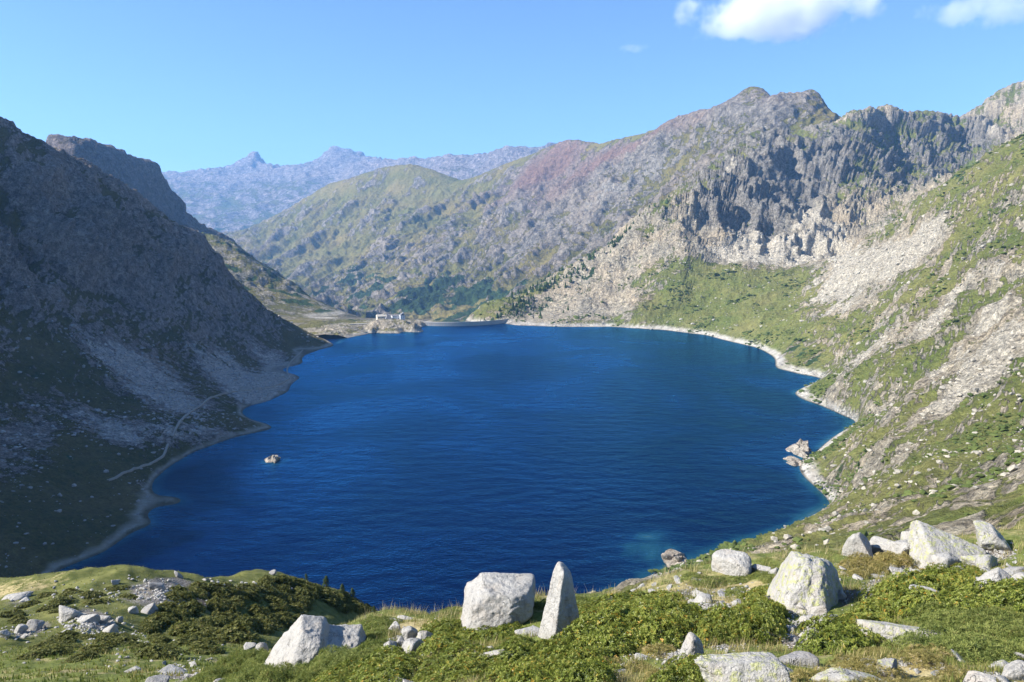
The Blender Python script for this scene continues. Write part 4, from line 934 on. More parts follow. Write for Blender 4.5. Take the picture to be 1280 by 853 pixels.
def boulder(name, label, x0, x1, ytop, ybase, mat, seed, sub=5, rough=.05, n=11, planes=None, deep=.8, rot=0, sink=.12, tilt=0, cat='boulder', group=None, sharp=18, shape=None, hitx=None, r=None):
    """one boulder that fills photo columns x0..x1 and rows ytop..ybase where it stands on the ground"""
    cx = (x0 + x1) / 2
    p = hit(hitx or cx, ybase - 1)
    if p is None: p = hit(cx, ybase + 8)
    if p is None: return None
    d = p[1] * CP - (p[2] - H) * SP
    w = (x1 - x0) / FPX * d; dep = math.atan2(H - p[2], math.hypot(p[0], p[1])); hp = ybase - ytop
    hpx = max((hp - .55 * deep * (x1 - x0) * math.sin(dep)) / math.cos(dep), .42 * hp); h = hpx / FPX * d
    sink = max(sink, .3 * w * deep / h * .6)
    if shape is None:
        V, F = rock_shape(seed, min(sub, 4 if x1 - x0 < 22 else 6), n, sharp, rough, planes)
        if rot:
            c, s_ = math.cos(rot), math.sin(rot); V = V @ np.array([[c, s_, 0], [-s_, c, 0], [0, 0, 1]])
    else: V, F = shape
    if tilt:
        c, s_ = math.cos(tilt), math.sin(tilt); V = V @ np.array([[c, 0, -s_], [0, 1, 0], [s_, 0, c]])
    lo, hi = V.min(0), V.max(0)
    V = (V - (lo + hi) / 2) / (hi - lo)
    dz = h * (1 + sink)
    V = V * np.array([w, w * deep, dz])
    V[:, 2] += dz / 2 - h * sink
    for sh in (.34, .22, .1, 0.0):                           # near the crest keep it on this side
        lx, ly = p[0], p[1] + w * deep * sh
        gz = min(float(ground(np.array(lx + ox * w), np.array(ly + oy * w * deep))) for ox, oy in ((0, 0), (.25, .25), (-.25, .25), (0, .4), (.35, 0), (-.35, 0)))
        if p[2] - gz < .3 * h: break
    drop = max(0, p[2] - gz) + .05                           # reach down to the ground behind, where the slope falls away
    kk = .45 if shape is None else .08; k_ = np.clip((h * kk - V[:, 2]) / (h * kk + h * sink), 0, 1); V[:, 2] -= drop * k_; V[:, :2] *= (1 + .12 * k_)[:, None]
    me = mesh_np(name, V, F, mat, True)
    o = obj(name, me); o.location = (lx, ly, p[2] - .02)
    o.rotation_euler[2] = -math.atan2(p[0], p[1])
    BOULDERS.append((o.location.x, o.location.y, w * .5, w * deep * .5))
    return tag(o, label, cat, group)
# hand-shaped ones (x right, y away, z up; the last number is the distance of the face)
def joined(*parts):
    V = []; F = []; n = 0
    for v, f in parts: V.append(v); F.append(f + n); n += len(v)
    return np.concatenate(V), np.concatenate(F)
def placed(vf, loc, sc): return vf[0] * np.array(sc) + np.array(loc), vf[1]
stand = rock_shape(501, 6, planes=[(-1, -.5, .26, .44), (.55, -.85, .10, .40), (1, .1, .20, .46), (-.5, .9, .15, .5), (.3, 1, .2, .5), (0, 0, -1, 1.0), (.62, -.2, 1.0, 1.0), (-.75, -.5, .55, .66), (.9, -.5, .5, .66), (-.2, -.1, 1, 1.12)], sharp=26, rough=.04, freq=2.2)
block = rock_shape(502, 6, planes=[(-1, -.15, .12, .88), (1, -.1, -.03, .92), (-.12, -1, .30, .78), (0, 1, .1, .8), (.05, -.12, 1, .72), (0, 0, -1, .75), (-.75, -.2, .8, .92), (.35, -.8, -.55, .86), (.8, -.35, .65, 1.1), (.5, -.9, .15, .88), (-.7, -.75, .1, .95), (.85, -.3, -.4, .92)], sharp=22, rough=.045, freq=2.0)
bigl = joined(placed(rock_shape(503, 6, planes=[(-.95, -.2, .72, .66), (-.1, -.75, .75, .62), (.35, -.2, 1, .62), (1, -.25, .4, .62), (0, 1, .3, .8), (0, 0, -1, .7), (.75, -.9, -.15, .66), (-.3, -1, .1, .72)], sharp=22, rough=.05), (-.28, 0, .05), (.82, .85, .95)),
              placed(rock_shape(504, 6, planes=[(-1, 0, .3, .8), (-.1, -.9, .5, .6), (.15, -.2, 1, .42), (1, -.3, .25, .95), (0, 1, .3, .8), (0, 0, -1, .6), (.6, -.9, -.35, .62)], sharp=22, rough=.06), (.42, .12, -.12), (.62, .8, .75)))
boulder('boulder', 'large sunlit two lobed white granite boulder among shrubs at left of foreground', 331, 463, 752, 822, M_GRAN, 0, shape=bigl, deep=.75, sink=.18)
boulder('boulder', 'big blocky pale granite boulder with flat top just left of the standing stone', 575, 671, 722, 787, M_GRAN, 0, shape=block, deep=.8, sink=.12)
boulder('standing_stone', 'tall pointed upright granite stone with shaded right face', 674, 729, 706, 797, M_GRAN, 0, shape=stand, deep=.8, sink=.10, cat='standing stone')
for (lab, x0, x1, yt, yb, m, sd, kw) in [
    ('low yellowish slab wedged under the left foot of the standing stone', 643, 684, 776, 797, M_LICH2, 510, dict(tilt=-.3)),
    ('narrow lichen covered slab lying in shrubs below the blocky boulder', 596, 657, 801, 824, M_LICH, 511, dict(deep=.6, tilt=-.22, n=9)),
    ('round lichen spotted rock at the front of the small rock pile', 496, 530, 797, 825, M_LICH2, 512, {}),
    ('pale angular rock topmost in the small rock pile left of the blocky boulder', 501, 522, 782, 803, M_GRAN, 513, {}),
    ('squat pale rock at the right of the small rock pile', 519, 544, 788, 806, M_LICH2, 514, {}),
    ('tilted pale slab at the left edge of the small rock pile', 478, 496, 800, 818, M_GRAN, 515, dict(tilt=-.5)),
    ('upright narrow rock in the middle of the small rock pile', 494, 508, 795, 813, M_GRAN, 516, {}),
    ('low flat rock at the right foot of the small rock pile', 522, 546, 811, 823, M_LICH2, 517, {}),
    ('pale rock at the back left of the small rock pile', 485, 504, 778, 793, M_LICH2, 518, {}),
    ('flat pale rock on the crest behind the small rock pile', 496, 522, 765, 775, M_GRAN, 519, dict(deep=.8)),
    ('low pale slab left of the flat rock on the crest', 484, 503, 770, 779, M_GRAN, 520, {}),
    ('flat white rock cut by the bottom edge below the small rock pile', 483, 537, 838, 858, M_GRAN, 521, dict(deep=.6)),
    ('small upright grey stone like a tooth in the gravel at lower middle', 848, 883, 793, 833, M_LICH2, 522, dict(planes=[(-.9, -.3, .42, .55), (.95, -.5, .12, .52), (.2, -1, .1, .6), (0, 1, .1, .6), (.1, 0, 1, .9), (0, 0, -1, .9), (.6, .2, .8, .85)], sharp=12)),
    ('pale stub of rock right beside the tooth shaped stone', 868, 884, 820, 838, M_GRAN, 523, dict(tilt=-.4)),
    ('flat grey rock between the tooth shaped stone and the long slab', 886, 921, 812, 830, M_GREY, 524, dict(deep=.7)),
    ('long lichen streaked slab slanting out of the bottom edge', 868, 1000, 806, 858, M_LICH, 525, dict(deep=.5, tilt=-.32, n=9, sharp=14, sub=6)),
    ('rounded pinkish grey rock on the upper end of the long slanting slab', 973, 1022, 802, 830, M_GREY, 526, dict(sharp=9)),
    ('low rounded rock below the pinkish grey one', 968, 1003, 827, 848, M_LICH2, 527, dict(sharp=9)),
    ('broad slab thick with yellow lichen at the bottom edge', 1015, 1112, 820, 858, M_LICH, 528, dict(deep=.6, sub=6, sharp=12)),
    ('small blue grey angular rock on the end of the lichen slab', 1099, 1124, 822, 848, M_GREY, 529, dict(n=8, sharp=26)),
    ('long pale lichen slab between the shrub mat and the juniper', 1072, 1178, 764, 802, M_LICH, 530, dict(deep=.5, tilt=-.28, n=10, sharp=16, sub=6)),
    ('largest rounded boulder with grey lichen crown at right of middle', 968, 1067, 684, 764, M_LICH, 531, dict(deep=1.25, sub=6, planes=[(-.9, -.3, .6, .74), (-.1, -.72, .7, .46), (.1, .1, 1, .62), (.9, -.3, .5, .85), (0, 1, .4, .9), (0, 0, -1, .6), (-.6, -.8, .25, .85), (.5, -.6, .8, .78)], sharp=10)),
    ('smooth round boulder on the crest left of the largest rounded boulder', 893, 942, 690, 722, M_GRAN, 532, dict(sharp=9)),
    ('small flat rock right beside the smooth round boulder', 938, 964, 702, 716, M_LICH2, 533, {}),
    ('leftmost pale block of the ridge top outcrop', 1059, 1097, 664, 700, M_GRAN, 534, dict(n=9, sharp=24)),
    ('dark cracked block second from left in the ridge top outcrop', 1086, 1133, 667, 694, M_LICH2, 535, dict(n=9, sharp=24)),
    ('low pale slab in the middle of the ridge top outcrop', 1118, 1164, 671, 700, M_GRAN, 536, dict(n=9, sharp=24)),
    ('grey block behind the middle of the ridge top outcrop', 1130, 1162, 660, 682, M_LICH2, 537, dict(n=8, sharp=24)),
    ('broad lichen yellow slab forming the top of the ridge outcrop', 1146, 1246, 653, 706, M_LICH, 538, dict(deep=.7, n=10, tilt=-.12, sub=6, sharp=20)),
    ('rightmost grey lichen block of the ridge top outcrop', 1224, 1267, 655, 690, M_LICH, 539, dict(n=10, sharp=20)),
    ('pale pointed rock below the broad lichen slab', 1168, 1201, 690, 714, M_GRAN, 540, {}),
    ('lichen boulder behind the triangular grey boulder at right', 1207, 1248, 688, 712, M_LICH, 541, {}),
    ('triangular pale grey boulder near the right edge', 1214, 1272, 703, 738, M_GRAN, 542, dict(planes=[(-.75, -.3, .6, .6), (.6, -.35, .75, .6), (0, -.9, .5, .6), (0, 1, .3, .8), (0, 0, -1, .5), (1, -.2, .1, .9)], sharp=14)),
    ('flat grey rock cut by the right edge above the triangular boulder', 1257, 1292, 703, 722, M_GREY, 543, dict(sharp=10)),
    ('pale block cut by the right edge beside the triangular boulder', 1268, 1296, 716, 742, M_GRAN, 544, {}),
    ('oval white rock at the top of the shrub mat', 1117, 1150, 708, 722, M_GRAN, 545, dict(sharp=8)),
    ('flat white rock in gravel below the triangular boulder', 1138, 1188, 733, 751, M_GRAN, 546, dict(deep=.6)),
    ('white angular rock at the bottom right corner', 1210, 1246, 838, 862, M_GRAN, 547, dict(n=8, sharp=26)),
    ('smooth oval rock next to the white angular corner rock', 1229, 1264, 835, 854, M_GRAN, 548, dict(sharp=8)),
    ('white rock cut by the right edge near the bottom corner', 1260, 1296, 824, 852, M_GRAN, 549, {}),
    ('grey rock above the corner rocks by the juniper edge', 1268, 1292, 812, 827, M_GREY, 550, {}),
    ('low tan rock under the juniper near the bottom right', 1240, 1268, 822, 836, M_LICH2, 551, dict(sharp=8)),
    ('bright white stone left of the gravel patch in the grass', 866, 890, 740, 753, M_GRAN, 552, {}),
    ('small grey stone just left of the gravel patch', 859, 873, 753, 762, M_GREY, 553, {}),
    ('white flat stone at the upper end of the small shrub', 944, 962, 755, 766, M_GRAN, 554, {}),
    ('lone white stone in gravel at lower middle', 763, 784, 832, 845, M_GRAN, 555, {}),
    ('pale stone at the lower right of the small shrub', 948, 964, 788, 801, M_GRAN, 556, {}),
    ('white stone leaning on the right foot of the largest rounded boulder', 1043, 1060, 736, 750, M_GRAN, 557, {}),
    ('white block under the front of the largest rounded boulder', 996, 1018, 752, 768, M_GRAN, 558, {}),
    ('pale rock in the rubble below the largest rounded boulder', 1016, 1036, 752, 770, M_GRAN, 559, {}),
    ('blue grey rock lowest in the rubble below the largest boulder', 1019, 1050, 766, 786, M_GREY, 560, {}),
    ('small white rock in the rubble left of the blue grey one', 1000, 1022, 768, 782, M_GRAN, 561, {}),
    ('pale stone on the left shoulder of the largest rounded boulder', 961, 980, 709, 721, M_GRAN, 562, {}),
    ('flat pale stone on the crest right of the standing stone', 750, 776, 743, 754, M_GRAN, 563, dict(deep=.8)),
    ('low white stone on the crest above the shrub slope', 810, 826, 734, 742, M_GRAN, 564, {}),
    ('thin grey stone in shrubs at lower middle', 793, 812, 800, 807, M_GREY, 565, {}),
    ('yellowish stone behind the tooth shaped stone', 896, 914, 796, 806, M_LICH2, 566, {}),
    ('white stone between the juniper and the shrub mat', 1226, 1240, 769, 777, M_GRAN, 567, {}),
    ('pale rock with two points at the foot of the left slope', 188, 232, 828, 844, M_GRAN, 568, dict(n=8, sharp=24)),
    ('pointed grey rock at the bottom edge left of centre', 180, 212, 842, 862, M_GREY, 569, dict(n=8, sharp=24)),
    ('yellowish pale rock left of the two pointed rock', 152, 176, 829, 841, M_LICH2, 570, {}),
    ('white stone at the left foot of the two lobed boulder', 318, 334, 803, 822, M_GRAN, 571, {}),
    ('small white stone beside the left foot of the two lobed boulder', 305, 321, 802, 814, M_GRAN, 572, {}),
    ('pale rock low in the grass at bottom left of the two lobed boulder', 262, 284, 843, 858, M_GRAN, 573, {}),
    ('dark centred grey boulder on the hummock slope', 176, 196, 754, 768, M_GREY, 574, {}),
    ('pale boulder left of the dark centred grey boulder', 159, 171, 758, 768, M_GRAN, 575, {}),
    ('small round pale boulder above the hummock rock pile edge', 144, 153, 771, 779, M_GRAN, 576, {}),
    ('largest rock at the top of the hummock rock pile', 98, 124, 764, 778, M_GRAN, 577, {}),
    ('pale rock at the upper right of the hummock rock pile', 120, 136, 769, 780, M_GRAN, 578, {}),
    ('blocky rock at the lower right of the hummock rock pile', 128, 146, 778, 793, M_GRAN, 579, dict(n=8)),
    ('pale rock at the lower left of the hummock rock pile', 68, 89, 787, 799, M_GRAN, 580, {}),
    ('round boulder at the top of the leftmost string of rocks', 31, 52, 775, 790, M_GREY, 581, dict(sharp=9)),
    ('pale boulder left of the round one in the string of rocks', 16, 32, 781, 793, M_GRAN, 582, {}),
    ('rock at the left picture edge in the string of rocks', -4, 10, 788, 800, M_GRAN, 583, {}),
    ('slanting slab above the string of rocks', 72, 98, 757, 777, M_GRAN, 584, dict(tilt=-.6)),
    ('small boulder standing on the hummock skyline', 218, 228, 713, 722, M_GREY, 585, {}),
    ('small rock on the hummock crest near the trees', 335, 346, 712, 719, M_GREY, 586, {}),
    ('pale boulder on the upper left of the hummock', 138, 149, 724, 732, M_GRAN, 587, {}),
    ('knobbly grey boulder below the hummock crest', 186, 204, 725, 738, M_GREY, 588, {}),
    ('long pale slab in grass at the far left', 5, 40, 740, 747, M_GRAN, 589, dict(deep=.5)),
    ('pale boulder under the long slab at far left', 24, 38, 746, 753, M_GRAN, 590, {})]:
    boulder('boulder' if (x1 - x0) > 30 else 'rock', lab, x0, x1, yt, yb, m, sd, cat='boulder' if (x1 - x0) > 30 else 'rock', **kw)

# ---- loose stones one could still count, copies of six shapes
STONES = []
for k in range(6):
    V, F = rock_shape(700 + k, 3, 9, 20, .06); V = V / (V.max(0) - V.min(0)).max()
    STONES.append([mesh_np('stone', V, F, m, False) for m in (M_GRAN, M_GREY, M_LICH2)])
def stone(px, py, size_px, label, group, rs, flat=.7):
    p = hit(px, py)
    if p is None: return
    d = p[1] * CP - (p[2] - H) * SP; s = size_px / FPX * d
    o = obj('stone', STONES[rs.integers(6)][rs.choice([0, 0, 0, 1, 2])])
    o.location = (p[0], p[1], p[2] + s * .12); o.rotation_euler = (rs.uniform(-.4, .4), rs.uniform(-.4, .4), rs.uniform(0, 6.3)); o.scale = (s, s * rs.uniform(.7, 1), s * flat * rs.uniform(.6, 1.1))
    tag(o, label, 'stone', group)
rs = np.random.default_rng(33)
def scatter(n, cx, cy, rx, ry, ang, s0, s1, label, group):
    c, s_ = math.cos(math.radians(ang)), math.sin(math.radians(ang))
    for _ in range(n):
        a = rs.uniform(0, 6.283); q = math.sqrt(rs.uniform(0, 1)); u = rx * q * math.cos(a); v = ry * q * math.sin(a)
        stone(cx + u * c - v * s_, cy + u * s_ + v * c, s0 * (s1 / s0) ** (rs.uniform() ** 2), label, group, rs)
scatter(34, 112, 784, 40, 15, 8, 4, 13, 'pale stone in the tumbled rock pile on the left hummock slope', 'stones of the hummock rock pile')
scatter(17, 34, 790, 36, 9, -18, 4, 12, 'pale stone in the string of rocks at the left edge', 'stones of the left string of rocks')
scatter(33, 205, 742, 55, 18, 18, 3, 8, 'small stone in the stony strip below the hummock crest', 'stones of the stony strip')
scatter(17, 285, 733, 60, 8, 3, 3, 7, 'small pale stone in grass just under the hummock crest', 'stones near the hummock crest')
scatter(22, 120, 810, 130, 30, 0, 3, 9, 'single pale stone in the grass of the left slope', 'stones strewn over the left slope')
scatter(9, 60, 755, 60, 10, -5, 3, 8, 'pale stone high on the far left slope', 'stones on the far left slope')
scatter(17, 240, 832, 70, 14, -8, 4, 12, 'white stone in the gap left of the two lobed boulder', 'stones left of the two lobed boulder')
scatter(15, 1010, 775, 34, 22, -20, 5, 14, 'white rubble stone below the largest rounded boulder', 'rubble below the largest boulder')
scatter(13, 890, 765, 60, 14, 0, 3, 9, 'small stone in the gravel patch right of the shrub slope', 'stones of the gravel patch')
scatter(12, 860, 822, 40, 16, 0, 4, 11, 'stone in the gravel around the tooth shaped stone', 'stones around the tooth shaped stone')
scatter(8, 785, 825, 40, 14, -20, 4, 9, 'small stone in bare ground left of the tooth shaped stone', 'stones on the bare ground')
scatter(17, 1225, 700, 55, 14, 5, 4, 11, 'stone in the rubble behind the triangular grey boulder', 'rubble behind the triangular boulder')
scatter(11, 1180, 742, 50, 8, 0, 4, 10, 'stone in the strip below the triangular grey boulder', 'stones below the triangular boulder')
scatter(8, 1095, 735, 30, 14, -30, 4, 9, 'small stone in bare ground left of the shrub mat', 'stones left of the shrub mat')
scatter(9, 1260, 838, 28, 14, 0, 5, 12, 'pale stone at the bottom right corner', 'stones of the bottom right corner')
scatter(8, 1100, 808, 36, 8, 0, 3, 7, 'small stone in dark soil under the long lichen slab', 'stones in the dark soil')
scatter(9, 512, 808, 34, 20, 0, 5, 11, 'small stone in the rock pile left of the blocky boulder', 'stones of the small rock pile')
scatter(9, 570, 768, 40, 8, -10, 3, 8, 'small stone on the crest left of the blocky boulder', 'stones on the crest')
scatter(9, 830, 738, 50, 6, -14, 3, 8, 'small stone along the crest right of the standing stone', 'stones along the right crest')

# ---- low slabs half buried in the turf
def slab_field(n, cx, cy, rx, ry, ang, s0, s1, label, group, seed):
    rs = np.random.default_rng(seed); c, s_ = math.cos(math.radians(ang)), math.sin(math.radians(ang)); got = []
    for _ in range(n * 6):
        if len(got) >= n: break
        a = rs.uniform(0, 6.283); q = math.sqrt(rs.uniform()); u = rx * q * math.cos(a); v = ry * q * math.sin(a)
        x, y = cx + u * c - v * s_, cy + u * s_ + v * c; p = hit(x, y)
        if p is None: continue
        d = p[1] * CP - (p[2] - H) * SP; w = s0 * (s1 / s0) ** (rs.uniform() ** 1.6) / FPX * d
        if any((p[0] - bx) ** 2 + (p[1] - by) ** 2 < (.55 * w + .8 * rw) ** 2 for bx, by, rw, rd in BOULDERS): continue
        got.append(1); BOULDERS.append((p[0], p[1], w * .5, w * .4))
        o = obj('flat_rock', STONES[rs.integers(6)][rs.choice([0, 0, 1, 2])]); o.location = (p[0], p[1], p[2] + w * .07)
        o.rotation_mode = 'QUATERNION'; o.rotation_quaternion = (gnormal(p[0], p[1], .4) + Vector((-.05, -.45, .6))).normalized().to_track_quat('Z', 'Y') @ Matrix.Rotation(rs.uniform(0, 6.283), 3, 'Z').to_quaternion()
        o.scale = (w, w * rs.uniform(.55, .85), w * rs.uniform(.28, .48)); tag(o, label, 'rock', group)
slab_field(14, 905, 752, 70, 14, -5, 14, 30, 'low whitish slab in the dry turf left of the largest rounded boulder', 'slabs left of the largest boulder', 91)
slab_field(8, 800, 812, 60, 22, -20, 12, 26, 'low pale slab in thin heath between the shrub slope and the tooth shaped stone', 'slabs by the tooth shaped stone', 92)
slab_field(13, 1225, 725, 60, 22, 0, 16, 38, 'low pale slab in the rubble around the triangular grey boulder', 'slabs around the triangular boulder', 93)
slab_field(13, 1120, 835, 110, 16, 0, 14, 36, 'low pale slab in dry heath along the bottom edge right of centre', 'slabs along the bottom edge', 94)
slab_field(10, 1100, 715, 50, 12, 0, 12, 28, 'low pale slab in turf under the ridge top outcrop', 'slabs under the outcrop', 95)
slab_field(11, 1020, 785, 50, 16, -10, 14, 30, 'low white slab in the rubble strip below the largest rounded boulder', 'slabs of the rubble strip', 96)
slab_field(8, 560, 815, 120, 30, 0, 12, 28, 'low pale slab among shrubs left of the standing stone', 'slabs among the left shrubs', 97)
slab_field(11, 860, 725, 90, 8, -12, 10, 24, 'low pale slab on the grassy crest right of the standing stone', 'slabs on the grassy crest', 98)

# ------------------------------------------------------------------ shrubs: leaf clumps, a few shapes copied over the hillside
def leaf_mat(name, stops, rough=.5):
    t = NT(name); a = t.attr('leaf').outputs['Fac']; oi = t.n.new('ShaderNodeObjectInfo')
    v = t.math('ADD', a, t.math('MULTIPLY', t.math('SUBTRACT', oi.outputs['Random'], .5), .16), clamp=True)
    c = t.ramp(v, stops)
    d = t.n.new('ShaderNodeBsdfPrincipled'); t.put(d.inputs['Base Color'], c); d.inputs['Roughness'].default_value = rough; d.inputs['Specular IOR Level'].default_value = .3
    tr = t.n.new('ShaderNodeBsdfTranslucent'); t.put(tr.inputs[0], c)
    m = t.n.new('ShaderNodeMixShader'); m.inputs[0].default_value = .38
    t.l.new(d.outputs[0], m.inputs[1]); t.l.new(tr.outputs[0], m.inputs[2]); t.l.new(m.outputs[0], t.out.inputs['Surface'])
    return t.m
M_RHO = leaf_mat('alpenrose_leaf', [(0, (.05, .07, .014)), (.3, (.15, .19, .032)), (.65, (.26, .29, .055)), (.88, (.33, .33, .075)), (.95, (.38, .29, .045)), (1, (.46, .27, .04))], .42)
M_JUN = leaf_mat('juniper_leaf', [(0, (.06, .095, .02)), (.4, (.18, .215, .05)), (.75, (.27, .29, .08)), (.95, (.29, .30, .09)), (1, (.26, .2, .07))], .65)
M_DRK = leaf_mat('heath_leaf', [(0, (.06, .07, .018)), (.5, (.135, .145, .035)), (.9, (.21, .20, .06)), (1, (.27, .22, .09))], .7)
M_STRAW = leaf_mat('dry_heath_leaf', [(0, (.14, .13, .035)), (.5, (.28, .24, .075)), (.85, (.42, .33, .13)), (1, (.48, .39, .2))], .7)
tw = NT('twig_bark'); tw.bsdf(tw.mix(tw.noise(tw.objco(), 40, 3), (.06, .04, .03), (.15, .11, .08)), .9, None, .1)
def leaves(C, N, per, ln, wd, rs, spread=.9, curl=.25, val=None):
    """rosettes at C with axis N: per leaves each"""
    n = len(C)
    ref = rs.normal(size=(n, 3)); U = np.cross(N, ref); U /= np.linalg.norm(U, axis=1)[:, None] + 1e-9; Wv = np.cross(N, U)
    th = rs.uniform(0, 6.283, n)[:, None] + np.arange(per)[None, :] * (6.283 / per) + rs.normal(0, .25, (n, per))
    D = (np.cos(th)[..., None] * U[:, None] + np.sin(th)[..., None] * Wv[:, None]) * spread + N[:, None] * rs.uniform(.15, .9, (n, per))[..., None]
    D /= np.linalg.norm(D, axis=-1)[..., None]
    S_ = np.cross(D, N[:, None]); S_ /= np.linalg.norm(S_, axis=-1)[..., None] + 1e-9
    L = ln * rs.uniform(.7, 1.25, (n, per))[..., None]; Wd = wd * rs.uniform(.75, 1.2, (n, per))[..., None]
    B = C[:, None] + D * L * .08
    tip = C[:, None] + D * L - N[:, None] * L * curl
    mid = C[:, None] + D * L * .55 + N[:, None] * L * .06
    V = np.stack([B, mid + S_ * Wd * .5, tip, mid - S_ * Wd * .5], 2).reshape(-1, 3)
    F = np.arange(len(V)).reshape(-1, 4)
    base = (val if val is not None else rs.uniform(.1, .85, n))
    lv = np.clip(base[:, None] + rs.normal(0, .13, (n, per)), 0, 1)
    return V, F, np.repeat(lv.ravel(), 4)
def shrub_variant(name, seed, style):
    rs = np.random.default_rng(seed)
    n, per, ln, wd, hh, mat = {'rho': (760, 7, .046, .020, .24, M_RHO), 'jun': (900, 6, .055, .011, .20, M_JUN), 'drk': (260, 7, .11, .05, .34, M_DRK), 'straw': (360, 7, .075, .014, .26, M_STRAW)}[style]
    th = rs.uniform(0, 6.283, n); q = np.sqrt(rs.uniform(0, 1, n))
    edge = .5 * (1 + .22 * np.sin(th * 2 + rs.uniform(0, 6)) + .16 * np.sin(th * 3 + rs.uniform(0, 6)) + .1 * np.sin(th * 7 + rs.uniform(0, 6)))
    x = np.cos(th) * q * edge; y = np.sin(th) * q * edge
    lump = fbm(x * 3.2 + seed, y * 3.2, 3, seed)
    dome = hh * np.clip(1 - q ** 2.6, 0, 1) ** .6 * (1 + .75 * lump)
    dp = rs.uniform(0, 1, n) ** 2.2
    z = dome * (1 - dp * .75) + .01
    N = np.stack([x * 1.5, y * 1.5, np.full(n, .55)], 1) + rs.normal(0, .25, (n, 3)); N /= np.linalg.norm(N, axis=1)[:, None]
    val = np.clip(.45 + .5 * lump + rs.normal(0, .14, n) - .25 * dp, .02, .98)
    hot = rs.uniform(size=n) < (.035 if style == 'rho' else .02); val = np.where(hot, rs.uniform(.9, 1, n), val)
    V, F, lv = leaves(np.stack([x, y, z], 1), N, per, ln, wd, rs, curl=.18 if style == 'rho' else .02, val=val)
    leaf_me = mesh_np('foliage', V, F, mat, False, {'leaf': lv})
    SV = []; SF = []
    for k in range(9):                                      # woody stems from the root outwards
        a = rs.uniform(0, 6.283); L = rs.uniform(.15, .38); p0 = np.array([0, 0, -.05]); p1 = np.array([math.cos(a) * L * .5, math.sin(a) * L * .5, .07]); p2 = np.array([math.cos(a) * L, math.sin(a) * L, hh * .55])
        for s0, s1, w0, w1 in ((p0, p1, .011, .008), (p1, p2, .008, .004)):
            b = len(SV); e = np.array([-math.sin(a), math.cos(a), 0]); f = np.array([0, 0, 1.0])
            for P_, w in ((s0, w0), (s1, w1)):
                for o_ in (e, f, -e, -f): SV.append(P_ + o_ * w)
            for j in range(4): SF.append((b + j, b + (j + 1) % 4, b + 4 + (j + 1) % 4, b + 4 + j))
    stem_me = mesh_np('stem', np.array(SV), np.array(SF), tw.m, False)
    return leaf_me, stem_me
VAR = {st: [shrub_variant(st, 900 + 13 * i + k, st) for k in range(m)] for i, (st, m) in enumerate((('rho', 4), ('jun', 3), ('drk', 3), ('straw', 2)))}
NSH = {}
def shrub(p, size, style, name, label, group, rs, hs=1.0):
    lm, sm = VAR[style][rs.integers(len(VAR[style]))]
    e = obj(name, None); e.location = (p[0], p[1], p[2] - .02)
    nrm = gnormal(p[0], p[1], .35); nrm = (nrm + Vector((0, 0, .8))).normalized()
    e.rotation_mode = 'QUATERNION'
    e.rotation_quaternion = nrm.to_track_quat('Z', 'Y') @ Matrix.Rotation(rs.uniform(0, 6.283), 3, 'Z').to_quaternion()
    e.scale = (size, size * rs.uniform(.8, 1.1), size * hs * rs.uniform(.8, 1.15))
    tag(e, label, 'shrub', group)
    obj('foliage', lm, e); obj('stem', sm, e)
    NSH[label] = NSH.get(label, 0) + 1
def inside(poly, x, y):
    c = False; j = len(poly) - 1
    for i in range(len(poly)):
        xi, yi = poly[i]; xj, yj = poly[j]
        if (yi > y) != (yj > y) and x < (xj - xi) * (y - yi) / (yj - yi) + xi: c = not c
        j = i
    return c
def on_boulder(x, y, k=1.5):
    for bx, by, rw, rd in BOULDERS:
        if ((x - bx) / rw) ** 2 + ((y - by) / max(rd, rw * .5)) ** 2 < k: return True
    return False
def mat_of_shrubs(poly, style, size, gap, name, label, group, seed, hs=1.0, jit=.25):
    rs = np.random.default_rng(seed); xs = [p[0] for p in poly]; ys = [p[1] for p in poly]; got = []
    for _ in range(1500):
        x = rs.uniform(min(xs), max(xs)); y = rs.uniform(min(ys), max(ys))
        if not inside(poly, x, y): continue
        p = hit(x, y)
        if p is None or on_boulder(p[0], p[1]): continue
        s = size * rs.uniform(1 - jit, 1 + jit)
        if any((p[0] - a) ** 2 + (p[1] - b) ** 2 < (gap * s) ** 2 for a, b in got): continue
        got.append((p[0], p[1])); shrub(p, s, style, name, label, group, rs, hs)
RH = 'alpenrose_shrub'; JU = 'juniper_shrub'; HE = 'heath_shrub'
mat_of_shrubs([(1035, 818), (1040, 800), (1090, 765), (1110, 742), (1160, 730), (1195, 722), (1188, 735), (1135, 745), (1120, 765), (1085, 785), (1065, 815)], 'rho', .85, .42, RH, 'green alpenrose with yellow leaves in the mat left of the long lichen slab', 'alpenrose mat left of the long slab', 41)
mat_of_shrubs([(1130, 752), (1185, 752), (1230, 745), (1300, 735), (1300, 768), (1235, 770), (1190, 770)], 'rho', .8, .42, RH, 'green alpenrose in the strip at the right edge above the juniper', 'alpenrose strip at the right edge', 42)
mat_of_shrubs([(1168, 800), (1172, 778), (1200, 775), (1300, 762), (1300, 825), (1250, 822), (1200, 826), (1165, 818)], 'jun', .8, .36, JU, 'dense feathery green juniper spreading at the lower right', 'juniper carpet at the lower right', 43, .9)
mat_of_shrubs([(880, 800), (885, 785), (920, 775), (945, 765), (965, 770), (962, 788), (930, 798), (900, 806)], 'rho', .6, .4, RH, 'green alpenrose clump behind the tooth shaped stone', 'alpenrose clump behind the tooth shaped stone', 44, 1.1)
mat_of_shrubs([(640, 853), (660, 830), (700, 812), (740, 800), (790, 775), (850, 765), (868, 780), (840, 800), (780, 812), (750, 840), (730, 870), (640, 870)], 'rho', .8, .40, RH, 'bright green alpenrose on the slope right of the standing stone', 'alpenrose slope right of the standing stone', 45)
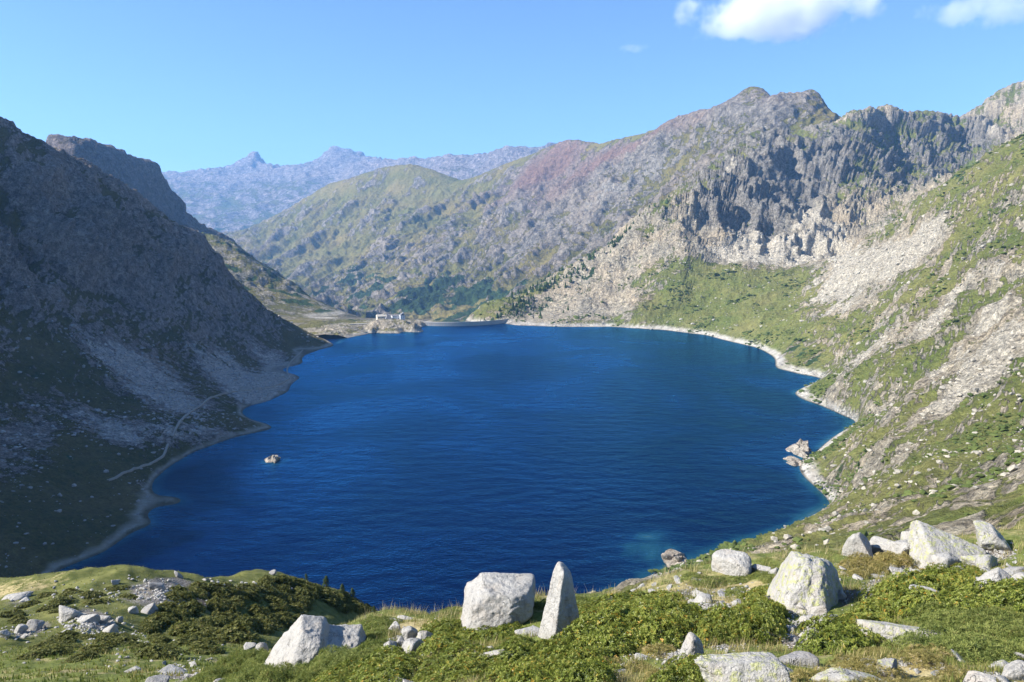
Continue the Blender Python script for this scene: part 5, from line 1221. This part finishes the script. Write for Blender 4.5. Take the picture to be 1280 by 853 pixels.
mat_of_shrubs([(735, 775), (745, 758), (800, 750), (850, 748), (830, 762), (780, 778), (740, 790)], 'rho', .75, .42, RH, 'green alpenrose on the crest just behind the standing stone', 'alpenrose behind the standing stone', 46, .8)
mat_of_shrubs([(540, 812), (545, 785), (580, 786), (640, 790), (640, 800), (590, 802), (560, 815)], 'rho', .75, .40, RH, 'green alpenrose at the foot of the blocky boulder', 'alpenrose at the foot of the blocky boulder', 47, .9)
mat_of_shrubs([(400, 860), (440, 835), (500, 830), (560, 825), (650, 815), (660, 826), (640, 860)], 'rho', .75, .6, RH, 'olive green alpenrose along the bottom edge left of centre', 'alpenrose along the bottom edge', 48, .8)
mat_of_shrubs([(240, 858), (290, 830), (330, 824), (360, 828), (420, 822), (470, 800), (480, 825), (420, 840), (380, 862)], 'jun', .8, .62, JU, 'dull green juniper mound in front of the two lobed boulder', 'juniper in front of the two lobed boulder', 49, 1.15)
mat_of_shrubs([(465, 800), (468, 782), (482, 780), (482, 796)], 'jun', .7, .4, JU, 'juniper tuft between the two lobed boulder and the small rock pile', 'juniper by the small rock pile', 50)
mat_of_shrubs([(860, 720), (900, 716), (955, 716), (970, 725), (960, 745), (920, 745), (870, 735)], 'jun', .6, .95, JU, 'low green shrub on the grassy crest left of the largest boulder', 'shrubs on the crest', 51, .7)
mat_of_shrubs([(940, 748), (985, 735), (975, 765), (950, 768)], 'rho', .55, .42, RH, 'small alpenrose left of the foot of the largest rounded boulder', 'alpenrose left of the largest boulder', 52)
mat_of_shrubs([(1062, 706), (1075, 690), (1110, 692), (1120, 704), (1100, 718), (1068, 722)], 'straw', .6, .8, HE, 'yellowing heath clump under the left blocks of the outcrop', 'yellow heath under the outcrop', 53)
mat_of_shrubs([(1120, 706), (1170, 700), (1172, 712), (1150, 712)], 'straw', .55, .9, HE, 'dry heath clump below the middle of the outcrop', 'dry heath below the outcrop', 54)
mat_of_shrubs([(740, 850), (770, 800), (850, 800), (845, 850), (880, 870), (760, 870)], 'straw', .45, 1.2, HE, 'thin dry heath tuft on bare ground at lower middle', 'dry heath tufts at lower middle', 55, .7)
mat_of_shrubs([(1000, 858), (1110, 810), (1170, 822), (1215, 840), (1215, 870), (1000, 870)], 'straw', .5, 1.05, HE, 'dry brownish heath tuft between the lichen slabs at the bottom', 'dry heath between the slabs', 56, .7)
mat_of_shrubs([(840, 858), (860, 835), (885, 842), (875, 866)], 'rho', .5, .4, RH, 'small alpenrose at the bottom edge under the tooth shaped stone', 'alpenrose under the tooth shaped stone', 57)
mat_of_shrubs([(920, 858), (950, 838), (985, 830), (985, 858)], 'jun', .5, .5, JU, 'green tuft on the lower side of the long slanting slab', 'tufts by the long slanting slab', 58, .7)
mat_of_shrubs([(1195, 722), (1225, 700), (1225, 724), (1205, 738)], 'rho', .5, .5, RH, 'small alpenrose left of the triangular grey boulder', 'alpenrose by the triangular boulder', 59)
mat_of_shrubs([(560, 766), (620, 758), (720, 752), (735, 758), (620, 772), (565, 776)], 'jun', .6, .85, JU, 'low green shrub on the crest beside the blocky boulder', 'shrubs on the crest by the blocky boulder', 60, .7)
# the dark heath of the hummock
mat_of_shrubs([(190, 768), (215, 742), (260, 735), (330, 738), (385, 750), (380, 775), (330, 790), (300, 800), (230, 796), (180, 790)], 'drk', 1.7, .78, HE, 'dark heath clump on the shaded right flank of the hummock', 'dark heath of the hummock flank', 61, .75)
mat_of_shrubs([(60, 800), (150, 795), (250, 800), (300, 812), (230, 825), (120, 825), (40, 830)], 'drk', 1.1, 1.5, HE, 'dark heath clump in the grass of the lower left slope', 'dark heath of the lower left slope', 62, .6)
mat_of_shrubs([(0, 765), (60, 742), (150, 735), (180, 745), (100, 760), (20, 780)], 'drk', 1.6, 1.6, HE, 'dark heath clump in the upper left meadow', 'dark heath of the upper left meadow', 63, .55)
mat_of_shrubs([(330, 727), (372, 728), (430, 746), (462, 766), (440, 768), (390, 750), (340, 738)], 'drk', 1.8, .75, HE, 'dark heath clump on the hummock edge by the small pines', 'dark heath by the small pines', 64, .8)

# ------------------------------------------------------------------ grass: blades nobody could count
def grass_stuff():
    rs = np.random.default_rng(77); V = []; LV = []; F = []
    def tufts(n, r0, r1, a0, a1, h, w, per, dry):
        r = np.exp(rs.uniform(math.log(r0), math.log(r1), n)); a = rs.uniform(a0, a1, n)
        x = r * np.sin(a); y = r * np.cos(a)
        keep = (fbm(x / .8, y / .8, 3, 871) > np.where((a > .05) & (r < 23), -.02, -.22)) & ~((fbm(x / 1.3, y / 1.3, 4, 811) > .25))
        x, y = x[keep], y[keep]; z = ground(x, y); n = len(x)
        px, py = to_px(x, y, z)
        gm = blob(px, py, [(960, 772, 26, 9, 0, 1), (890, 762, 36, 9, -5, 1), (1012, 792, 40, 16, -20, 1), (845, 815, 40, 18, -30, 1), (775, 822, 34, 12, -20, 1), (1180, 738, 45, 8, 0, 1), (1100, 805, 36, 9, 0, 1)])
        k = rs.uniform(size=n) > gm * .95
        for bx, by, rw, rd in BOULDERS: k &= ((x - bx) / rw) ** 2 + ((y - by) / rd) ** 2 > 1.3
        x, y, z = x[k], y[k], z[k]; n = len(x)
        dry_ = np.clip(dry + .55 * fbm(x / 1.7, y / 1.7, 3, 815), 0, 1)
        for b in range(per):
            th = rs.uniform(0, 6.283, n); hh = h * rs.uniform(.5, 1.3, n); ln = rs.uniform(.15, .7, n)
            bx = x + rs.normal(0, .035, n); by = y + rs.normal(0, .035, n)
            ex = np.cos(th + 1.57) * w; ey = np.sin(th + 1.57) * w
            P0 = np.stack([bx - ex, by - ey, z - .01], 1); P1 = np.stack([bx + ex, by + ey, z - .01], 1)
            P2 = np.stack([bx + np.cos(th) * hh * ln, by + np.sin(th) * hh * ln, z + hh], 1)
            V.append(np.stack([P0, P1, P2], 1).reshape(-1, 3)); LV.append(np.repeat(np.clip(dry_ + rs.normal(0, .15, n), 0, 1), 3))
    tufts(15000, 6.3, 22, -.36, .60, .085, .0045, 9, .5)
    tufts(1500, 13, 22, -.2, .60, .20, .005, 4, .8)
    tufts(9000, 18, 80, -.66, -.12, .11, .018, 5, .35)
    V = np.concatenate(V); LV = np.concatenate(LV); F = np.arange(len(V)).reshape(-1, 3)
    m = leaf_mat('grass_blade', [(0, (.09, .13, .02)), (.4, (.17, .20, .04)), (.65, (.32, .27, .10)), (1, (.48, .40, .22))], .7)
    obj('grass', mesh_np('grass', V, F, m, False, {'leaf': LV}), kind='stuff')
    tag(bpy.data.objects['grass'], 'short green and straw coloured grass on the near hillside', 'grass')
    print('grass tris', len(F))
grass_stuff()
def gravel_stuff():
    rs = np.random.default_rng(78); D, Fi = ICO[1]; V = []; F = []; n0 = 0
    for cx, cy, rx, ry, n in [(960, 772, 28, 10, 260), (890, 762, 40, 10, 300), (1012, 788, 40, 22, 600), (775, 822, 40, 16, 260), (850, 815, 36, 20, 400), (905, 808, 24, 8, 120), (1230, 695, 50, 14, 300), (1180, 738, 50, 9, 260), (1245, 842, 36, 12, 200), (505, 805, 34, 18, 160), (1090, 738, 26, 14, 160),
                              (1100, 808, 36, 9, 60), (225, 842, 36, 10, 150), (112, 784, 42, 15, 260), (205, 742, 55, 16, 300), (34, 790, 34, 8, 120), (285, 733, 50, 7, 90), (150, 800, 150, 40, 320), (120, 745, 120, 20, 200), (560, 800, 160, 40, 130), (900, 740, 90, 14, 220), (1130, 710, 90, 18, 340), (830, 800, 120, 40, 420), (1130, 830, 100, 20, 340), (1020, 745, 60, 20, 260), (1200, 720, 70, 20, 260)]:
        for _ in range(n):
            a = rs.uniform(0, 6.283); q = rs.normal(0, .55)
            p = hit(cx + rx * q * math.cos(a), cy + ry * q * math.sin(a))
            if p is None: continue
            d = p[1] * CP - (p[2] - H) * SP; s = (.5 + 2.4 * rs.uniform() ** 2) / FPX * d
            sc = s * rs.uniform(.6, 1.2, 3); sc[2] *= .7
            th = rs.uniform(0, 6.283); c, s_ = math.cos(th), math.sin(th)
            v = D * sc * (1 + rs.normal(0, .12, (len(D), 1))); v = v @ np.array([[c, s_, 0], [-s_, c, 0], [0, 0, 1]])
            V.append(v + p + np.array([0, 0, sc[2] * .4])); F.append(Fi + n0); n0 += len(D)
    obj('gravel', mesh_np('gravel', np.concatenate(V), np.concatenate(F), M_GRAN, False), kind='stuff')
    tag(bpy.data.objects['gravel'], 'pale granite gravel between the rocks', 'gravel')
gravel_stuff()

# ------------------------------------------------------------------ small pines on the edge of the hummock
M_PINE = leaf_mat('pine_needles', [(0, (.02, .04, .012)), (.5, (.05, .085, .022)), (1, (.10, .13, .035))], .7)
tb = NT('pine_bark'); tb.bsdf(tb.mix(tb.noise(tb.objco(), 12, 4), (.07, .05, .04), (.17, .13, .10)), .9, None, .1)
def pine(px, py, hpx, label, seed):
    p = hit(px, py)
    if p is None: p = hit(px, py + 6)
    if p is None: print('no pine', px); return
    rs = np.random.default_rng(seed); d = p[1] * CP - (p[2] - H) * SP; h = hpx / FPX * d
    e = obj('pine_tree', None); e.location = p; tag(e, label, 'tree', 'small pines on the hummock edge')
    k = 7; lv = 6; V = []; F = []
    bend = rs.normal(0, .04, 2)
    for j in range(lv):
        t = j / (lv - 1); w = h * .035 * (1 - t * .9)
        for i in range(k): V.append((math.cos(i / k * 6.283) * w + bend[0] * h * t * t, math.sin(i / k * 6.283) * w + bend[1] * h * t * t, -.1 + (h * .95 + .1) * t))
    for j in range(lv - 1):
        for i in range(k): F.append((j * k + i, j * k + (i + 1) % k, (j + 1) * k + (i + 1) % k, (j + 1) * k + i))
    obj('trunk', mesh_np('trunk', np.array(V), np.array(F), tb.m, True), e)
    C = []; N = []
    for b in range(34):                                     # limbs, tufts along each
        t = .18 + .8 * (b / 33); a = b * 2.4 + rs.normal(0, .4); L = h * .34 * (1 - t) ** .75 * rs.uniform(.6, 1.25) + h * .03
        for m in range(9):
            q = rs.uniform(.25, 1); C.append((math.cos(a) * L * q + bend[0] * h * t * t + rs.normal(0, .02 * h), math.sin(a) * L * q + bend[1] * h * t * t + rs.normal(0, .02 * h), h * t + L * q * .15 + rs.normal(0, .015 * h)))
            N.append((math.cos(a) * .6, math.sin(a) * .6, .8))
    C = np.array(C); N = np.array(N); N /= np.linalg.norm(N, axis=1)[:, None]
    V, F, l = leaves(C, N, 7, h * .075, h * .022, rs)
    obj('crown', mesh_np('crown', V, F, M_PINE, False, {'leaf': l}), e)
pine(428, 746, 16, 'bright little pine standing alone against the lake on the hummock edge', 1)
pine(441, 752, 17, 'lowest small pine on the hummock edge, nearest the lake', 2)
pine(407, 739, 20, 'dark small pine on the hummock edge, tallest of the row', 3)
pine(383, 728, 11, 'tiny pine at the upper end of the row on the hummock edge', 4)
pine(468, 768, 11, 'tiny pine at the right foot of the hummock edge', 5)
